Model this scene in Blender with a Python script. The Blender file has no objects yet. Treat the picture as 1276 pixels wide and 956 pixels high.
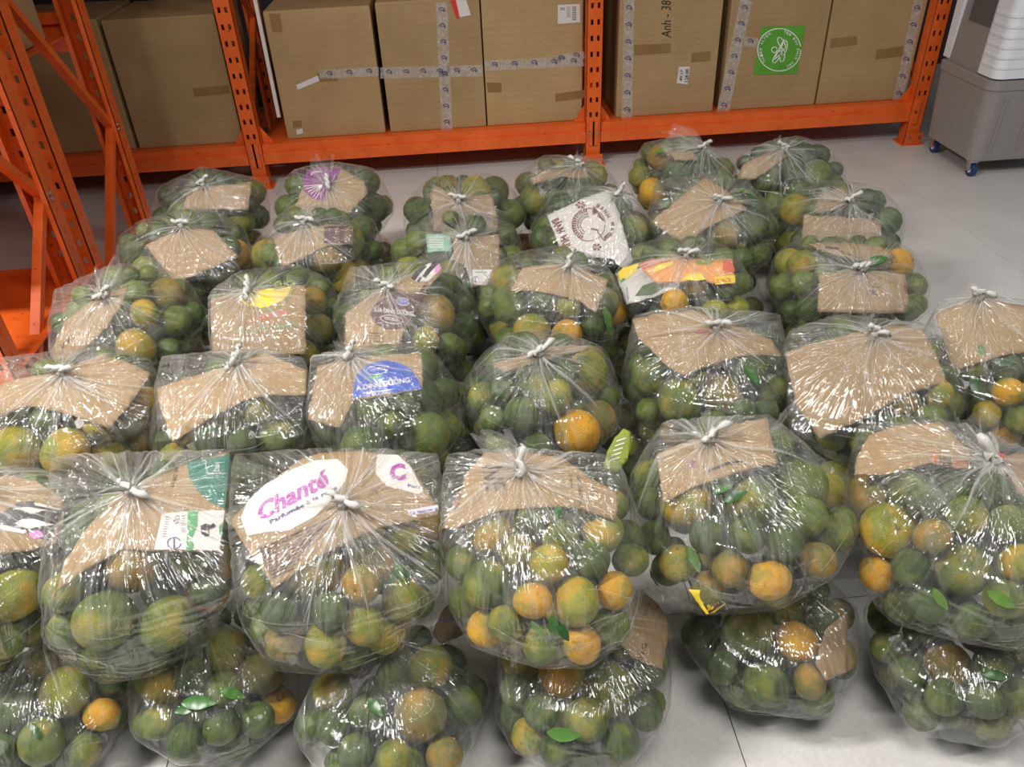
import bpy, bmesh, math, random
import numpy as np
from mathutils import Vector, Matrix, noise
from mathutils.bvhtree import BVHTree
from mathutils.geometry import delaunay_2d_cdt
random.seed(7); rng = np.random.RandomState(7)
S = bpy.context.scene
COL = S.collection

# ------------------------------------------------------------------ camera
FPX, YAW, PITCH, ROLL, CAMH = 995.54, 0.05768, 0.61008, -0.04767, 1.59526
cy, sy, cp, sp = math.cos(YAW), math.sin(YAW), math.cos(PITCH), math.sin(PITCH)
Fw = Vector((sy*cp, cy*cp, -sp)); r0 = Vector((cy, -sy, 0)); u0 = r0.cross(Fw)
Rt = r0*math.cos(ROLL)+u0*math.sin(ROLL); Up = -r0*math.sin(ROLL)+u0*math.cos(ROLL)
CAM = Vector((0, 0, CAMH))
cam = bpy.data.objects.new('camera', bpy.data.cameras.new('camera')); COL.objects.link(cam)
m = Matrix((Rt, Up, -Fw)).transposed().to_4x4(); m.translation = CAM
cam.matrix_world = m
cam.data.sensor_width = 36; cam.data.lens = FPX/1276*36; cam.data.clip_start = 0.02
S.camera = cam
# ------------------------------------------------------------------ world, exposure, lamps
S.view_settings.view_transform = 'Standard'; S.view_settings.look = 'None'
S.view_settings.gamma = 1; S.view_settings.use_curve_mapping = False
S.view_settings.exposure = 0.2
S.cycles.transparent_max_bounces = 32; S.cycles.max_bounces = 8
S.cycles.caustics_reflective = False; S.cycles.caustics_refractive = False
w = bpy.data.worlds.new('world'); S.world = w; w.use_nodes = True
w.node_tree.nodes['Background'].inputs[0].default_value = (0.80, 0.86, 1.0, 1)
w.node_tree.nodes['Background'].inputs[1].default_value = 0.16
LAMPS = [  # x, y, width, watts : ceiling tube fixtures, z = 3.05
    (-1.85, 1.0, .14, 132), (0.5, 0.25, .6, 46), (1.2, 2.3, .14, 15), (3.0, 1.0, .14, 18)]
LAMP_Z = 3.05

# ------------------------------------------------------------------ helpers
def ray(px, py):
    return (Fw + Rt*((px-638)/FPX) - Up*((py-478)/FPX)).normalized()
def at_z(px, py, z):
    d = ray(px, py); return CAM + d*((z-CAMH)/d.z)
def at_y(px, py, y):
    d = ray(px, py); return CAM + d*(y/d.y)
def at_x(px, py, x):
    d = ray(px, py); return CAM + d*(x/d.x)
def topx(P):
    d = Vector(P)-CAM; z = d.dot(Fw); return (638+FPX*d.dot(Rt)/z, 478-FPX*d.dot(Up)/z)
K = {1: (0, 0), 2: (400, 0), 3: (796, 0), 4: (0, 300), 5: (400, 300), 6: (796, 300), 7: (0, 596), 8: (400, 596), 9: (796, 596)}
KS = 2.656
def kp(k, x, y): return (K[k][0]+x/KS, K[k][1]+y/KS)
def kpoly(k, *pts): return [kp(k, *p) for p in pts]

def nt(name):
    mt = bpy.data.materials.new(name); mt.use_nodes = True; n = mt.node_tree
    n.nodes.clear(); out = n.nodes.new('ShaderNodeOutputMaterial'); return mt, n, out
def N(n, t, **kw):
    o = n.nodes.new(t)
    for k, v in kw.items():
        if k.startswith('i_'):
            key = k[2:]; key = int(key) if key.isdigit() else key
            o.inputs[key].default_value = v
        else: setattr(o, k, v)
    return o
def L(n, a, b): n.links.new(a, b)
def ramp(n, src, *stops):
    r = n.nodes.new('ShaderNodeValToRGB'); e = r.color_ramp.elements
    while len(e) > 1: e.remove(e[-1])
    e[0].position = stops[0][0]; e[0].color = (*stops[0][1], 1)
    for p, c in stops[1:]:
        q = e.new(p); q.color = (*c, 1)
    L(n, src, r.inputs[0]); return r.outputs[0]
def mix(n, fac, a, b, mode='MIX'):
    x = n.nodes.new('ShaderNodeMix'); x.data_type = 'RGBA'; x.blend_type = mode
    for sock, v in ((x.inputs[0], fac), (x.inputs[6], a), (x.inputs[7], b)):
        if isinstance(v, (int, float)): sock.default_value = v
        elif isinstance(v, tuple): sock.default_value = (*v, 1) if len(v) == 3 else v
        else: L(n, v, sock)
    return x.outputs[2]
def srgb(r, g, b):
    f = lambda c: (c/255/12.92) if c/255 <= .04045 else ((c/255+.055)/1.055)**2.4
    return (f(r), f(g), f(b))
MATS = {}
def plain(name, col, rough=.5, metal=0, var=.12, scale=20, bump=0.0, coord='Object'):
    """a procedural coat: base colour with noise wear and fine relief"""
    if name in MATS: return MATS[name]
    mt, n, out = nt(name); tc = N(n, 'ShaderNodeTexCoord')
    ns = N(n, 'ShaderNodeTexNoise', i_Scale=scale, i_Detail=5); L(n, tc.outputs[coord], ns.inputs['Vector'])
    c = ramp(n, ns.outputs[0], (.3, tuple(x*(1-var) for x in col)), (.7, tuple(min(1, x*(1+var)) for x in col)))
    b = N(n, 'ShaderNodeBsdfPrincipled', i_Roughness=rough, i_Metallic=metal); L(n, c, b.inputs['Base Color'])
    if bump:
        bp = N(n, 'ShaderNodeBump', i_Strength=bump, i_Distance=.01); L(n, ns.outputs[0], bp.inputs['Height']); L(n, bp.outputs[0], b.inputs['Normal'])
    L(n, b.outputs[0], out.inputs[0]); MATS[name] = mt; return mt
def kraft(name, c1, c2, rough=.75, lines=220, axis=0):
    if name in MATS: return MATS[name]
    mt, n, out = nt(name); tc = N(n, 'ShaderNodeTexCoord')
    oi = N(n, 'ShaderNodeObjectInfo')
    add = N(n, 'ShaderNodeVectorMath', operation='ADD'); L(n, tc.outputs['Object'], add.inputs[0]); L(n, oi.outputs['Random'], add.inputs[1])
    a = N(n, 'ShaderNodeTexNoise', i_Scale=5, i_Detail=6); L(n, add.outputs[0], a.inputs['Vector'])
    mp = N(n, 'ShaderNodeMapping'); mp.inputs['Scale'].default_value = (6, 6, 60) if axis == 2 else (60, 6, 6)
    L(n, add.outputs[0], mp.inputs[0])
    f = N(n, 'ShaderNodeTexNoise', i_Scale=8, i_Detail=4); L(n, mp.outputs[0], f.inputs['Vector'])
    c = ramp(n, a.outputs[0], (.3, c1), (.7, c2))
    c = mix(n, .35, c, ramp(n, f.outputs[0], (.3, tuple(x*.75 for x in c1)), (.7, tuple(min(1, x*1.15) for x in c2))))
    hs = N(n, 'ShaderNodeHueSaturation'); mr = N(n, 'ShaderNodeMapRange', i_3=.86, i_4=1.1); L(n, oi.outputs['Random'], mr.inputs[0])
    L(n, mr.outputs[0], hs.inputs['Value']); L(n, c, hs.inputs['Color'])
    b = N(n, 'ShaderNodeBsdfPrincipled', i_Roughness=rough); L(n, hs.outputs[0], b.inputs['Base Color'])
    wv = N(n, 'ShaderNodeTexWave', i_Scale=lines/10, i_Distortion=.6); wv.bands_direction = 'Z' if axis == 2 else 'X'
    L(n, tc.outputs['Object'], wv.inputs['Vector'])
    bp = N(n, 'ShaderNodeBump', i_Strength=.12, i_Distance=.004); L(n, wv.outputs[0], bp.inputs['Height']); L(n, bp.outputs[0], b.inputs['Normal'])
    L(n, b.outputs[0], out.inputs[0]); MATS[name] = mt; return mt

M_card = kraft('kraft_sheet', srgb(142, 115, 78), srgb(164, 136, 97))
M_cardd = kraft('kraft_sheet_dark', srgb(150, 116, 82), srgb(176, 140, 102))
M_box = kraft('kraft_carton', srgb(162, 132, 88), srgb(180, 150, 106), axis=2, lines=90)
M_white = plain('white_print', srgb(212, 206, 200), .6, var=.05)
M_ink = plain('black_ink', srgb(40, 34, 34), .6)
def ink(name, r, g, b): return plain('ink_'+name, srgb(r, g, b), .55, var=.1)

def orange_steel(name, dim=1):
    if name in MATS: return MATS[name]
    mt, n, out = nt(name); tc = N(n, 'ShaderNodeTexCoord')
    a = N(n, 'ShaderNodeTexNoise', i_Scale=9, i_Detail=8, i_Roughness=.7); L(n, tc.outputs['Object'], a.inputs['Vector'])
    c = ramp(n, a.outputs[0], (.25, srgb(208, 84, 26)), (.5, srgb(226, 98, 34)), (.75, srgb(234, 112, 46)))
    s = N(n, 'ShaderNodeTexNoise', i_Scale=60, i_Detail=2); L(n, tc.outputs['Object'], s.inputs['Vector'])
    k = ramp(n, s.outputs[0], (.68, (0, 0, 0)), (.74, (1, 1, 1)))
    c = mix(n, k, c, srgb(150, 60, 30))
    b = N(n, 'ShaderNodeBsdfPrincipled', i_Roughness=.38); L(n, c, b.inputs['Base Color'])
    bp = N(n, 'ShaderNodeBump', i_Strength=.08, i_Distance=.003); L(n, a.outputs[0], bp.inputs['Height']); L(n, bp.outputs[0], b.inputs['Normal'])
    L(n, b.outputs[0], out.inputs[0]); MATS[name] = mt; return mt
M_or = orange_steel('orange_steel')
M_bolt = plain('zinc_bolt', (.6, .6, .6), .3, 1, var=.1)

def fruit_mat(name, c_lo, c_hi, blush, bamt):
    mt, n, out = nt(name); tc = N(n, 'ShaderNodeTexCoord'); oi = N(n, 'ShaderNodeObjectInfo')
    geo = N(n, 'ShaderNodeNewGeometry')
    add = N(n, 'ShaderNodeVectorMath', operation='ADD'); L(n, tc.outputs['Object'], add.inputs[0])
    sc = N(n, 'ShaderNodeVectorMath', operation='SCALE'); sc.inputs['Scale'].default_value = 7.0
    cmb = N(n, 'ShaderNodeCombineXYZ'); L(n, oi.outputs['Random'], cmb.inputs[0]); L(n, oi.outputs['Random'], cmb.inputs[2])
    L(n, cmb.outputs[0], sc.inputs[0]); L(n, sc.outputs[0], add.inputs[1])
    v = add.outputs[0]
    a = N(n, 'ShaderNodeTexNoise', i_Scale=1.1, i_Detail=5, i_Roughness=.6); L(n, v, a.inputs['Vector'])
    c = ramp(n, a.outputs[0], (.32, c_lo), (.68, c_hi))
    b2 = N(n, 'ShaderNodeTexNoise', i_Scale=.75, i_Detail=6, i_Roughness=.55); L(n, v, b2.inputs['Vector'])
    bf = ramp(n, b2.outputs[0], (.60-bamt*.35, (0, 0, 0)), (.78-bamt*.35, (1, 1, 1)))
    c = mix(n, bf, c, blush)
    # scars and specks of the rind
    s = N(n, 'ShaderNodeTexNoise', i_Scale=2.6, i_Detail=9, i_Roughness=.72); L(n, v, s.inputs['Vector'])
    k = ramp(n, s.outputs[0], (.56, (0, 0, 0)), (.68, (.7, .7, .7)))
    c = mix(n, k, c, srgb(112, 92, 52))
    vo = N(n, 'ShaderNodeTexVoronoi', i_Scale=26); L(n, tc.outputs['Object'], vo.inputs['Vector'])
    pd = ramp(n, vo.outputs[0], (.0, (.35, .35, .35)), (.5, (1, 1, 1)))
    c = mix(n, .35, c, pd, 'MULTIPLY')
    bs = N(n, 'ShaderNodeBsdfPrincipled', i_Roughness=.38); L(n, c, bs.inputs['Base Color'])
    bs.inputs['Specular IOR Level'].default_value = .45
    bp = N(n, 'ShaderNodeBump', i_Strength=.35, i_Distance=.03); L(n, vo.outputs[0], bp.inputs['Height'])
    bp2 = N(n, 'ShaderNodeBump', i_Strength=.25, i_Distance=.1); L(n, s.outputs[0], bp2.inputs['Height']); L(n, bp.outputs[0], bp2.inputs['Normal'])
    L(n, bp2.outputs[0], bs.inputs['Normal']); L(n, bs.outputs[0], out.inputs[0]); return mt
FM = {
 'g': fruit_mat('rind_green', srgb(66, 86, 24), srgb(106, 120, 38), srgb(150, 138, 42), .30),
 'd': fruit_mat('rind_dark_green', srgb(44, 64, 24), srgb(76, 96, 34), srgb(116, 120, 40), .15),
 'y': fruit_mat('rind_yellow_green', srgb(104, 116, 22), srgb(152, 150, 34), srgb(192, 150, 16), .40),
 'o': fruit_mat('rind_orange', srgb(202, 140, 6), srgb(222, 168, 14), srgb(140, 136, 34), .34),
 'b': fruit_mat('rind_brown_green', srgb(92, 92, 32), srgb(130, 122, 46), srgb(168, 124, 38), .40)}
CNAME = {'g': 'green', 'd': 'dark green', 'y': 'yellow-green', 'o': 'ripe orange-yellow', 'b': 'brownish green'}

def leaf_mat():
    mt, n, out = nt('citrus_leaf'); oi = N(n, 'ShaderNodeObjectInfo'); tc = N(n, 'ShaderNodeTexCoord')
    c = ramp(n, oi.outputs['Random'], (0, srgb(40, 78, 34)), (.5, srgb(66, 112, 48)), (1, srgb(104, 138, 62)))
    w_ = N(n, 'ShaderNodeTexWave', i_Scale=60); w_.bands_direction = 'DIAGONAL'; L(n, tc.outputs['Object'], w_.inputs['Vector'])
    c = mix(n, .15, c, w_.outputs[0], 'MULTIPLY')
    b = N(n, 'ShaderNodeBsdfPrincipled', i_Roughness=.35); L(n, c, b.inputs['Base Color']); L(n, b.outputs[0], out.inputs[0]); return mt
M_leaf = leaf_mat()

def film_mat(name, milk=.004, gather=.42, rough=.04, spec=.062):
    """thin clear polythene: see-through, with gloss and a little haze that thickens where it is gathered"""
    mt, n, out = nt(name)
    at = N(n, 'ShaderNodeAttribute', attribute_name='pleat'); ga = N(n, 'ShaderNodeAttribute', attribute_name='gather')
    oi = N(n, 'ShaderNodeObjectInfo'); tc = N(n, 'ShaderNodeTexCoord')
    ad = N(n, 'ShaderNodeVectorMath', operation='ADD'); L(n, at.outputs['Vector'], ad.inputs[0])
    cm = N(n, 'ShaderNodeCombineXYZ'); mu = N(n, 'ShaderNodeMath', operation='MULTIPLY', i_1=31.0); L(n, oi.outputs['Random'], mu.inputs[0]); L(n, mu.outputs[0], cm.inputs[2])
    L(n, cm.outputs[0], ad.inputs[1])
    s1 = N(n, 'ShaderNodeTexNoise', i_Scale=.85, i_Detail=2, i_Distortion=.3); L(n, ad.outputs[0], s1.inputs['Vector'])
    s2 = N(n, 'ShaderNodeTexNoise', i_Scale=2.3, i_Detail=2, i_Distortion=.6); L(n, ad.outputs[0], s2.inputs['Vector'])
    # level creases that ring the belly of the bag
    mp = N(n, 'ShaderNodeMapping'); mp.inputs['Scale'].default_value = (2, 2, 22); mp.inputs['Rotation'].default_value = (.25, .35, 0)
    L(n, tc.outputs['Object'], mp.inputs[0])
    s3 = N(n, 'ShaderNodeTexNoise', i_Scale=1.0, i_Detail=1, i_Distortion=.5); L(n, mp.outputs[0], s3.inputs['Vector'])
    s4 = N(n, 'ShaderNodeTexNoise', i_Scale=6, i_Detail=1, i_Distortion=1.2); L(n, tc.outputs['Object'], s4.inputs['Vector'])
    def rid(x, e=6):
        a = N(n, 'ShaderNodeMath', operation='SUBTRACT', i_1=.5); L(n, x, a.inputs[0])
        b = N(n, 'ShaderNodeMath', operation='ABSOLUTE'); L(n, a.outputs[0], b.inputs[0])
        c = N(n, 'ShaderNodeMath', operation='MULTIPLY_ADD', i_1=-e, i_2=1.0); L(n, b.outputs[0], c.inputs[0])
        c.use_clamp = True; return c.outputs[0]
    mp5 = N(n, 'ShaderNodeMapping'); mp5.inputs['Scale'].default_value = (24, 2.5, 2.5); mp5.inputs['Rotation'].default_value = (.2, .5, .7); L(n, tc.outputs['Object'], mp5.inputs[0])
    s5 = N(n, 'ShaderNodeTexNoise', i_Scale=1.0, i_Detail=1, i_Distortion=.8); L(n, mp5.outputs[0], s5.inputs['Vector'])
    mk = N(n, 'ShaderNodeTexNoise', i_Scale=6, i_Detail=1); L(n, tc.outputs['Object'], mk.inputs['Vector'])
    mkr = N(n, 'ShaderNodeMapRange', i_1=.45, i_2=.65); L(n, mk.outputs[0], mkr.inputs[0])
    def msk(x):
        q = N(n, 'ShaderNodeMath', operation='MULTIPLY'); L(n, x, q.inputs[0]); L(n, mkr.outputs[0], q.inputs[1]); return q.outputs[0]
    r1, r2, r3, r4 = rid(s1.outputs[0], 9), rid(s2.outputs[0], 8), rid(s3.outputs[0], 14), rid(s4.outputs[0], 9)
    r5 = msk(rid(s5.outputs[0], 16)); r4 = msk(r4)
    def wsum(*tw):
        acc = None
        for t, wt in tw:
            k = N(n, 'ShaderNodeMath', operation='MULTIPLY_ADD', i_1=wt)
            L(n, t, k.inputs[0])
            if acc is None: k.inputs[2].default_value = 0
            else: L(n, acc, k.inputs[2])
            acc = k.outputs[0]
        return acc
    gm = N(n, 'ShaderNodeMath', operation='MULTIPLY_ADD', i_1=.85, i_2=.15); L(n, ga.outputs['Fac'], gm.inputs[0])
    rr = N(n, 'ShaderNodeMath', operation='MULTIPLY'); L(n, wsum((r1, .6), (r2, .5)), rr.inputs[0]); L(n, gm.outputs[0], rr.inputs[1])
    h = wsum((rr.outputs[0], 2.4), (r3, .55), (r5, .9), (s4.outputs[0], .8), (s3.outputs[0], .5))
    bp = N(n, 'ShaderNodeBump', i_Strength=.9, i_Distance=.0045); L(n, h, bp.inputs['Height'])
    # where wet fruit touches the film its gloss is lost; condensate dulls and brightens the loose parts
    gp = N(n, 'ShaderNodeAttribute', attribute_name='gap'); tn = N(n, 'ShaderNodeTexNoise', i_Scale=55, i_Detail=4, i_Roughness=.65); L(n, tc.outputs['Object'], tn.inputs['Vector'])
    gs = N(n, 'ShaderNodeMath', operation='MULTIPLY_ADD', i_1=1.1, i_2=-.55); L(n, tn.outputs[0], gs.inputs[0])
    gq = N(n, 'ShaderNodeMath', operation='ADD'); L(n, gp.outputs['Fac'], gq.inputs[0]); L(n, gs.outputs[0], gq.inputs[1])
    gr = N(n, 'ShaderNodeMapRange', i_1=.42, i_2=.56); L(n, gq.outputs[0], gr.inputs[0])
    sp1 = N(n, 'ShaderNodeMath', operation='MULTIPLY_ADD', i_1=spec*1.1, i_2=spec*.45); L(n, gr.outputs[0], sp1.inputs[0])
    ro = N(n, 'ShaderNodeMath', operation='MULTIPLY_ADD', i_1=.06, i_2=rough); L(n, gr.outputs[0], ro.inputs[0])
    gl = N(n, 'ShaderNodeBsdfGlossy'); L(n, ro.outputs[0], gl.inputs['Roughness']); gl.inputs['Color'].default_value = (1, 1, 1, 1); L(n, bp.outputs[0], gl.inputs['Normal'])
    tr = N(n, 'ShaderNodeBsdfTransparent'); tr.inputs[0].default_value = (.99, .99, .985, 1)
    # Schlick reflectance of a thin sheet (both faces), the same from either side
    ge = N(n, 'ShaderNodeNewGeometry'); dt = N(n, 'ShaderNodeVectorMath', operation='DOT_PRODUCT'); L(n, ge.outputs['Incoming'], dt.inputs[0]); L(n, ge.outputs['Normal'], dt.inputs[1])
    ab = N(n, 'ShaderNodeMath', operation='ABSOLUTE'); L(n, dt.outputs['Value'], ab.inputs[0])
    om = N(n, 'ShaderNodeMath', operation='SUBTRACT', i_0=1.0); L(n, ab.outputs[0], om.inputs[1]); om.use_clamp = True
    pw = N(n, 'ShaderNodeMath', operation='POWER', i_1=4.5); L(n, om.outputs[0], pw.inputs[0])
    f2 = N(n, 'ShaderNodeMath', operation='MULTIPLY_ADD', i_1=.28); L(n, sp1.outputs[0], f2.inputs[2]); L(n, pw.outputs[0], f2.inputs[0]); f2.use_clamp = True
    # haze: thin everywhere, thicker on creases and near the knot, thicker seen edge-on (longer path)
    hz = wsum((rr.outputs[0], gather), (r3, .035), (r5, .12))
    hz2 = N(n, 'ShaderNodeMath', operation='ADD', i_1=milk); L(n, hz, hz2.inputs[0])
    lw = N(n, 'ShaderNodeLayerWeight', i_Blend=.25); hz3 = wsum((hz2.outputs[0], 1), (lw.outputs['Facing'], .035))
    df = N(n, 'ShaderNodeBsdfDiffuse'); df.inputs[0].default_value = (.84, .83, .80, 1)
    tl = N(n, 'ShaderNodeBsdfTranslucent'); tl.inputs[0].default_value = (.84, .83, .80, 1)
    ms = N(n, 'ShaderNodeMixShader', i_0=.45); L(n, df.outputs[0], ms.inputs[1]); L(n, tl.outputs[0], ms.inputs[2])
    m1 = N(n, 'ShaderNodeMixShader'); L(n, hz3, m1.inputs[0]); L(n, tr.outputs[0], m1.inputs[1]); L(n, ms.outputs[0], m1.inputs[2])
    m2 = N(n, 'ShaderNodeMixShader'); L(n, f2.outputs[0], m2.inputs[0]); L(n, m1.outputs[0], m2.inputs[1]); L(n, gl.outputs[0], m2.inputs[2])
    L(n, m2.outputs[0], out.inputs[0]); return mt
M_film = film_mat('clear_polythene')
M_flap = film_mat('gathered_polythene', milk=.06, gather=.3)
M_fold = film_mat('folded_polythene', milk=.14, gather=.5, rough=.05, spec=.12)
def knot_mat():
    mt, n, out = nt('knotted_polythene'); tc = N(n, 'ShaderNodeTexCoord')
    a = N(n, 'ShaderNodeTexNoise', i_Scale=160, i_Detail=3, i_Distortion=2); L(n, tc.outputs['Object'], a.inputs['Vector'])
    b = N(n, 'ShaderNodeBsdfPrincipled', i_Roughness=.22); b.inputs['Base Color'].default_value = (*srgb(214, 211, 204), 1)
    bp = N(n, 'ShaderNodeBump', i_Strength=.6, i_Distance=.003); L(n, a.outputs[0], bp.inputs['Height']); L(n, bp.outputs[0], b.inputs['Normal'])
    t = N(n, 'ShaderNodeBsdfTransparent'); ms = N(n, 'ShaderNodeMixShader', i_0=.82); L(n, t.outputs[0], ms.inputs[1]); L(n, b.outputs[0], ms.inputs[2])
    L(n, ms.outputs[0], out.inputs[0]); return mt
M_knot = knot_mat()

def tag(o, label=None, cat=None, group=None, kind=None):
    if label: o['label'] = label
    if cat: o['category'] = cat
    if group: o['group'] = group
    if kind: o['kind'] = kind
    return o
def wloc(o):
    v = Vector((0, 0, 0))
    while o is not None: v += o.location; o = o.parent
    return v
def mesh_obj(name, verts, faces, mat=None, parent=None, loc=(0, 0, 0), smooth=False):
    """world-space verts, stored around loc"""
    me = bpy.data.meshes.new(name); lv = Vector(loc)
    me.from_pydata([tuple(Vector(v)-lv) for v in verts], [], faces)
    if smooth: me.polygons.foreach_set('use_smooth', [True]*len(me.polygons))
    me.update(); o = bpy.data.objects.new(name, me); COL.objects.link(o)
    if mat: me.materials.append(mat)
    if parent is not None:
        o.parent = parent; o.location = lv-wloc(parent)
    else: o.location = lv
    return o
def bm_obj(name, bm, mat=None, parent=None, smooth=False, loc=None):
    """bmesh given in world space"""
    if loc is None: loc = wloc(parent) if parent is not None else Vector((0, 0, 0))
    bmesh.ops.recalc_face_normals(bm, faces=bm.faces)
    bmesh.ops.translate(bm, verts=bm.verts, vec=-Vector(loc))
    me = bpy.data.meshes.new(name); bm.to_mesh(me); bm.free()
    if smooth: me.polygons.foreach_set('use_smooth', [True]*len(me.polygons))
    o = bpy.data.objects.new(name, me); COL.objects.link(o)
    if mat: me.materials.append(mat)
    if parent is not None: o.parent = parent; o.location = Vector(loc)-wloc(parent)
    else: o.location = loc
    return o
def empty(name, loc):
    o = bpy.data.objects.new(name, None); o.empty_display_size = .1; COL.objects.link(o); o.location = loc; return o
def box(bm, x0, x1, y0, y1, z0, z1, bev=0):
    vs = [bm.verts.new((x, y, z)) for x in (x0, x1) for y in (y0, y1) for z in (z0, z1)]
    fs = [(0, 1, 3, 2), (4, 6, 7, 5), (0, 4, 5, 1), (2, 3, 7, 6), (0, 2, 6, 4), (1, 5, 7, 3)]
    ff = [bm.faces.new([vs[i] for i in f]) for f in fs]
    if bev:
        es = list({e for f in ff for e in f.edges})
        bmesh.ops.bevel(bm, geom=es, offset=bev, segments=2, affect='EDGES', profile=.6)
def bar(bm, a, b, wx, wy, up=(0, 0, 1)):
    a = Vector(a); b = Vector(b); d = (b-a).normalized(); s = d.cross(Vector(up)).normalized(); t = s.cross(d).normalized()
    r = []
    for p in (a, b):
        r.append([bm.verts.new(p+s*wx*i/2+t*wy*j/2) for i, j in ((-1, -1), (1, -1), (1, 1), (-1, 1))])
    bm.faces.new(r[0]); bm.faces.new(r[1][::-1])
    for i in range(4): bm.faces.new((r[0][i], r[0][(i+1) % 4], r[1][(i+1) % 4], r[1][i]))
def cyl(bm, a, b, rad, n=12):
    a = Vector(a); b = Vector(b); d = (b-a).normalized()
    s = d.cross(Vector((0, 0, 1)) if abs(d.z) < .9 else Vector((1, 0, 0))).normalized(); t = s.cross(d)
    r = [[bm.verts.new(p+(s*math.cos(k*2*math.pi/n)+t*math.sin(k*2*math.pi/n))*rad) for k in range(n)] for p in (a, b)]
    bm.faces.new(r[0]); bm.faces.new(r[1][::-1])
    for i in range(n): bm.faces.new((r[0][i], r[0][(i+1) % n], r[1][(i+1) % n], r[1][i]))

# flat print on any surface function P(px, py, off)
def cdt(poly, step, interior=True):
    """triangulate a pixel polygon with inner grid points"""
    out = []; n = len(poly)
    for i in range(n):
        a, b = poly[i], poly[(i+1) % n]; d = math.dist(a, b); k = max(1, int(d/step))
        for j in range(k): out.append((a[0]+(b[0]-a[0])*j/k, a[1]+(b[1]-a[1])*j/k))
    m_ = len(out); edges = [(i, (i+1) % m_) for i in range(m_)]
    pts = list(out)
    if interior:
        xs = [p[0] for p in out]; ys = [p[1] for p in out]
        y = min(ys)+step
        while y < max(ys):
            x = min(xs)+step
            while x < max(xs):
                pts.append((x+random.uniform(-.1, .1)*step, y+random.uniform(-.1, .1)*step)); x += step
            y += step
    r = delaunay_2d_cdt([Vector(p) for p in pts], edges, [list(range(m_))], 1, 1e-4)
    return [tuple(v) for v in r[0]], [tuple(f) for f in r[2]]
def patch(name, poly, P, mat, parent, off=.0007, step=8):
    v, f = cdt(poly, step)
    return mesh_obj(name, [P(x, y, off) for x, y in v], f, mat, parent, loc=wloc(parent), smooth=True)
def multi(name, polys, P, mat, parent, off=.0012, step=50):
    V, Fc = [], []
    for poly in polys:
        v, f = cdt(poly, step, False); b = len(V)
        V += [P(x, y, off) for x, y in v]; Fc += [tuple(i+b for i in t) for t in f]
    return mesh_obj(name, V, Fc, mat, parent, loc=wloc(parent))
_tc = {}
def text_mesh(s, bold=0):
    key = (s, bold)
    if key not in _tc:
        cu = bpy.data.curves.new('t', 'FONT'); cu.body = s; cu.resolution_u = 2; cu.offset = bold
        o = bpy.data.objects.new('t', cu); COL.objects.link(o)
        me = o.to_mesh(); v = [tuple(q.co) for q in me.vertices]; f = [tuple(p.vertices) for p in me.polygons]
        o.to_mesh_clear(); bpy.data.objects.remove(o); bpy.data.curves.remove(cu); _tc[key] = (v, f)
    return _tc[key]
def text(s, p0, ex, ey, P, mat, parent, off=.0014, bold=0, name='printed_text', bend=0):
    """p0 = baseline start, ex = vector of the whole line, ey = vector of cap height (pixels of the 1276 px frame)"""
    v, f = text_mesh(s, bold)
    if not v: return
    x0 = min(q[0] for q in v); x1 = max(q[0] for q in v); V = []
    for q in v:
        a = (q[0]-x0)/(x1-x0); b = q[1]/.70
        bb = bend*(1-(2*a-1)**2)
        V.append(P(p0[0]+ex[0]*a+ey[0]*(b+bb), p0[1]+ex[1]*a+ey[1]*(b+bb), off))
    o = mesh_obj(name, V, f, mat, parent, loc=wloc(parent))
    return o
def ell(cx, cy, a, b, rot=0, n=28, a0=0, a1=360):
    r = math.radians(rot); o = []
    for k in range(n):
        t = math.radians(a0+(a1-a0)*k/(n if a1-a0 == 360 else n-1)); x, y = a*math.cos(t), b*math.sin(t)
        o.append((cx+x*math.cos(r)-y*math.sin(r), cy+x*math.sin(r)+y*math.cos(r)))
    return o
def arcband(cx, cy, a, b, w_, a0, a1, rot=0, n=14):
    o = ell(cx, cy, a, b, rot, n, a0, a1); i = ell(cx, cy, a-w_, b-w_, rot, n, a0, a1); return o+i[::-1]
def line(x0, y0, x1, y1, w_):
    d = math.hypot(x1-x0, y1-y0); nx, ny = -(y1-y0)/d*w_/2, (x1-x0)/d*w_/2
    return [(x0+nx, y0+ny), (x1+nx, y1+ny), (x1-nx, y1-ny), (x0-nx, y0-ny)]

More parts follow.
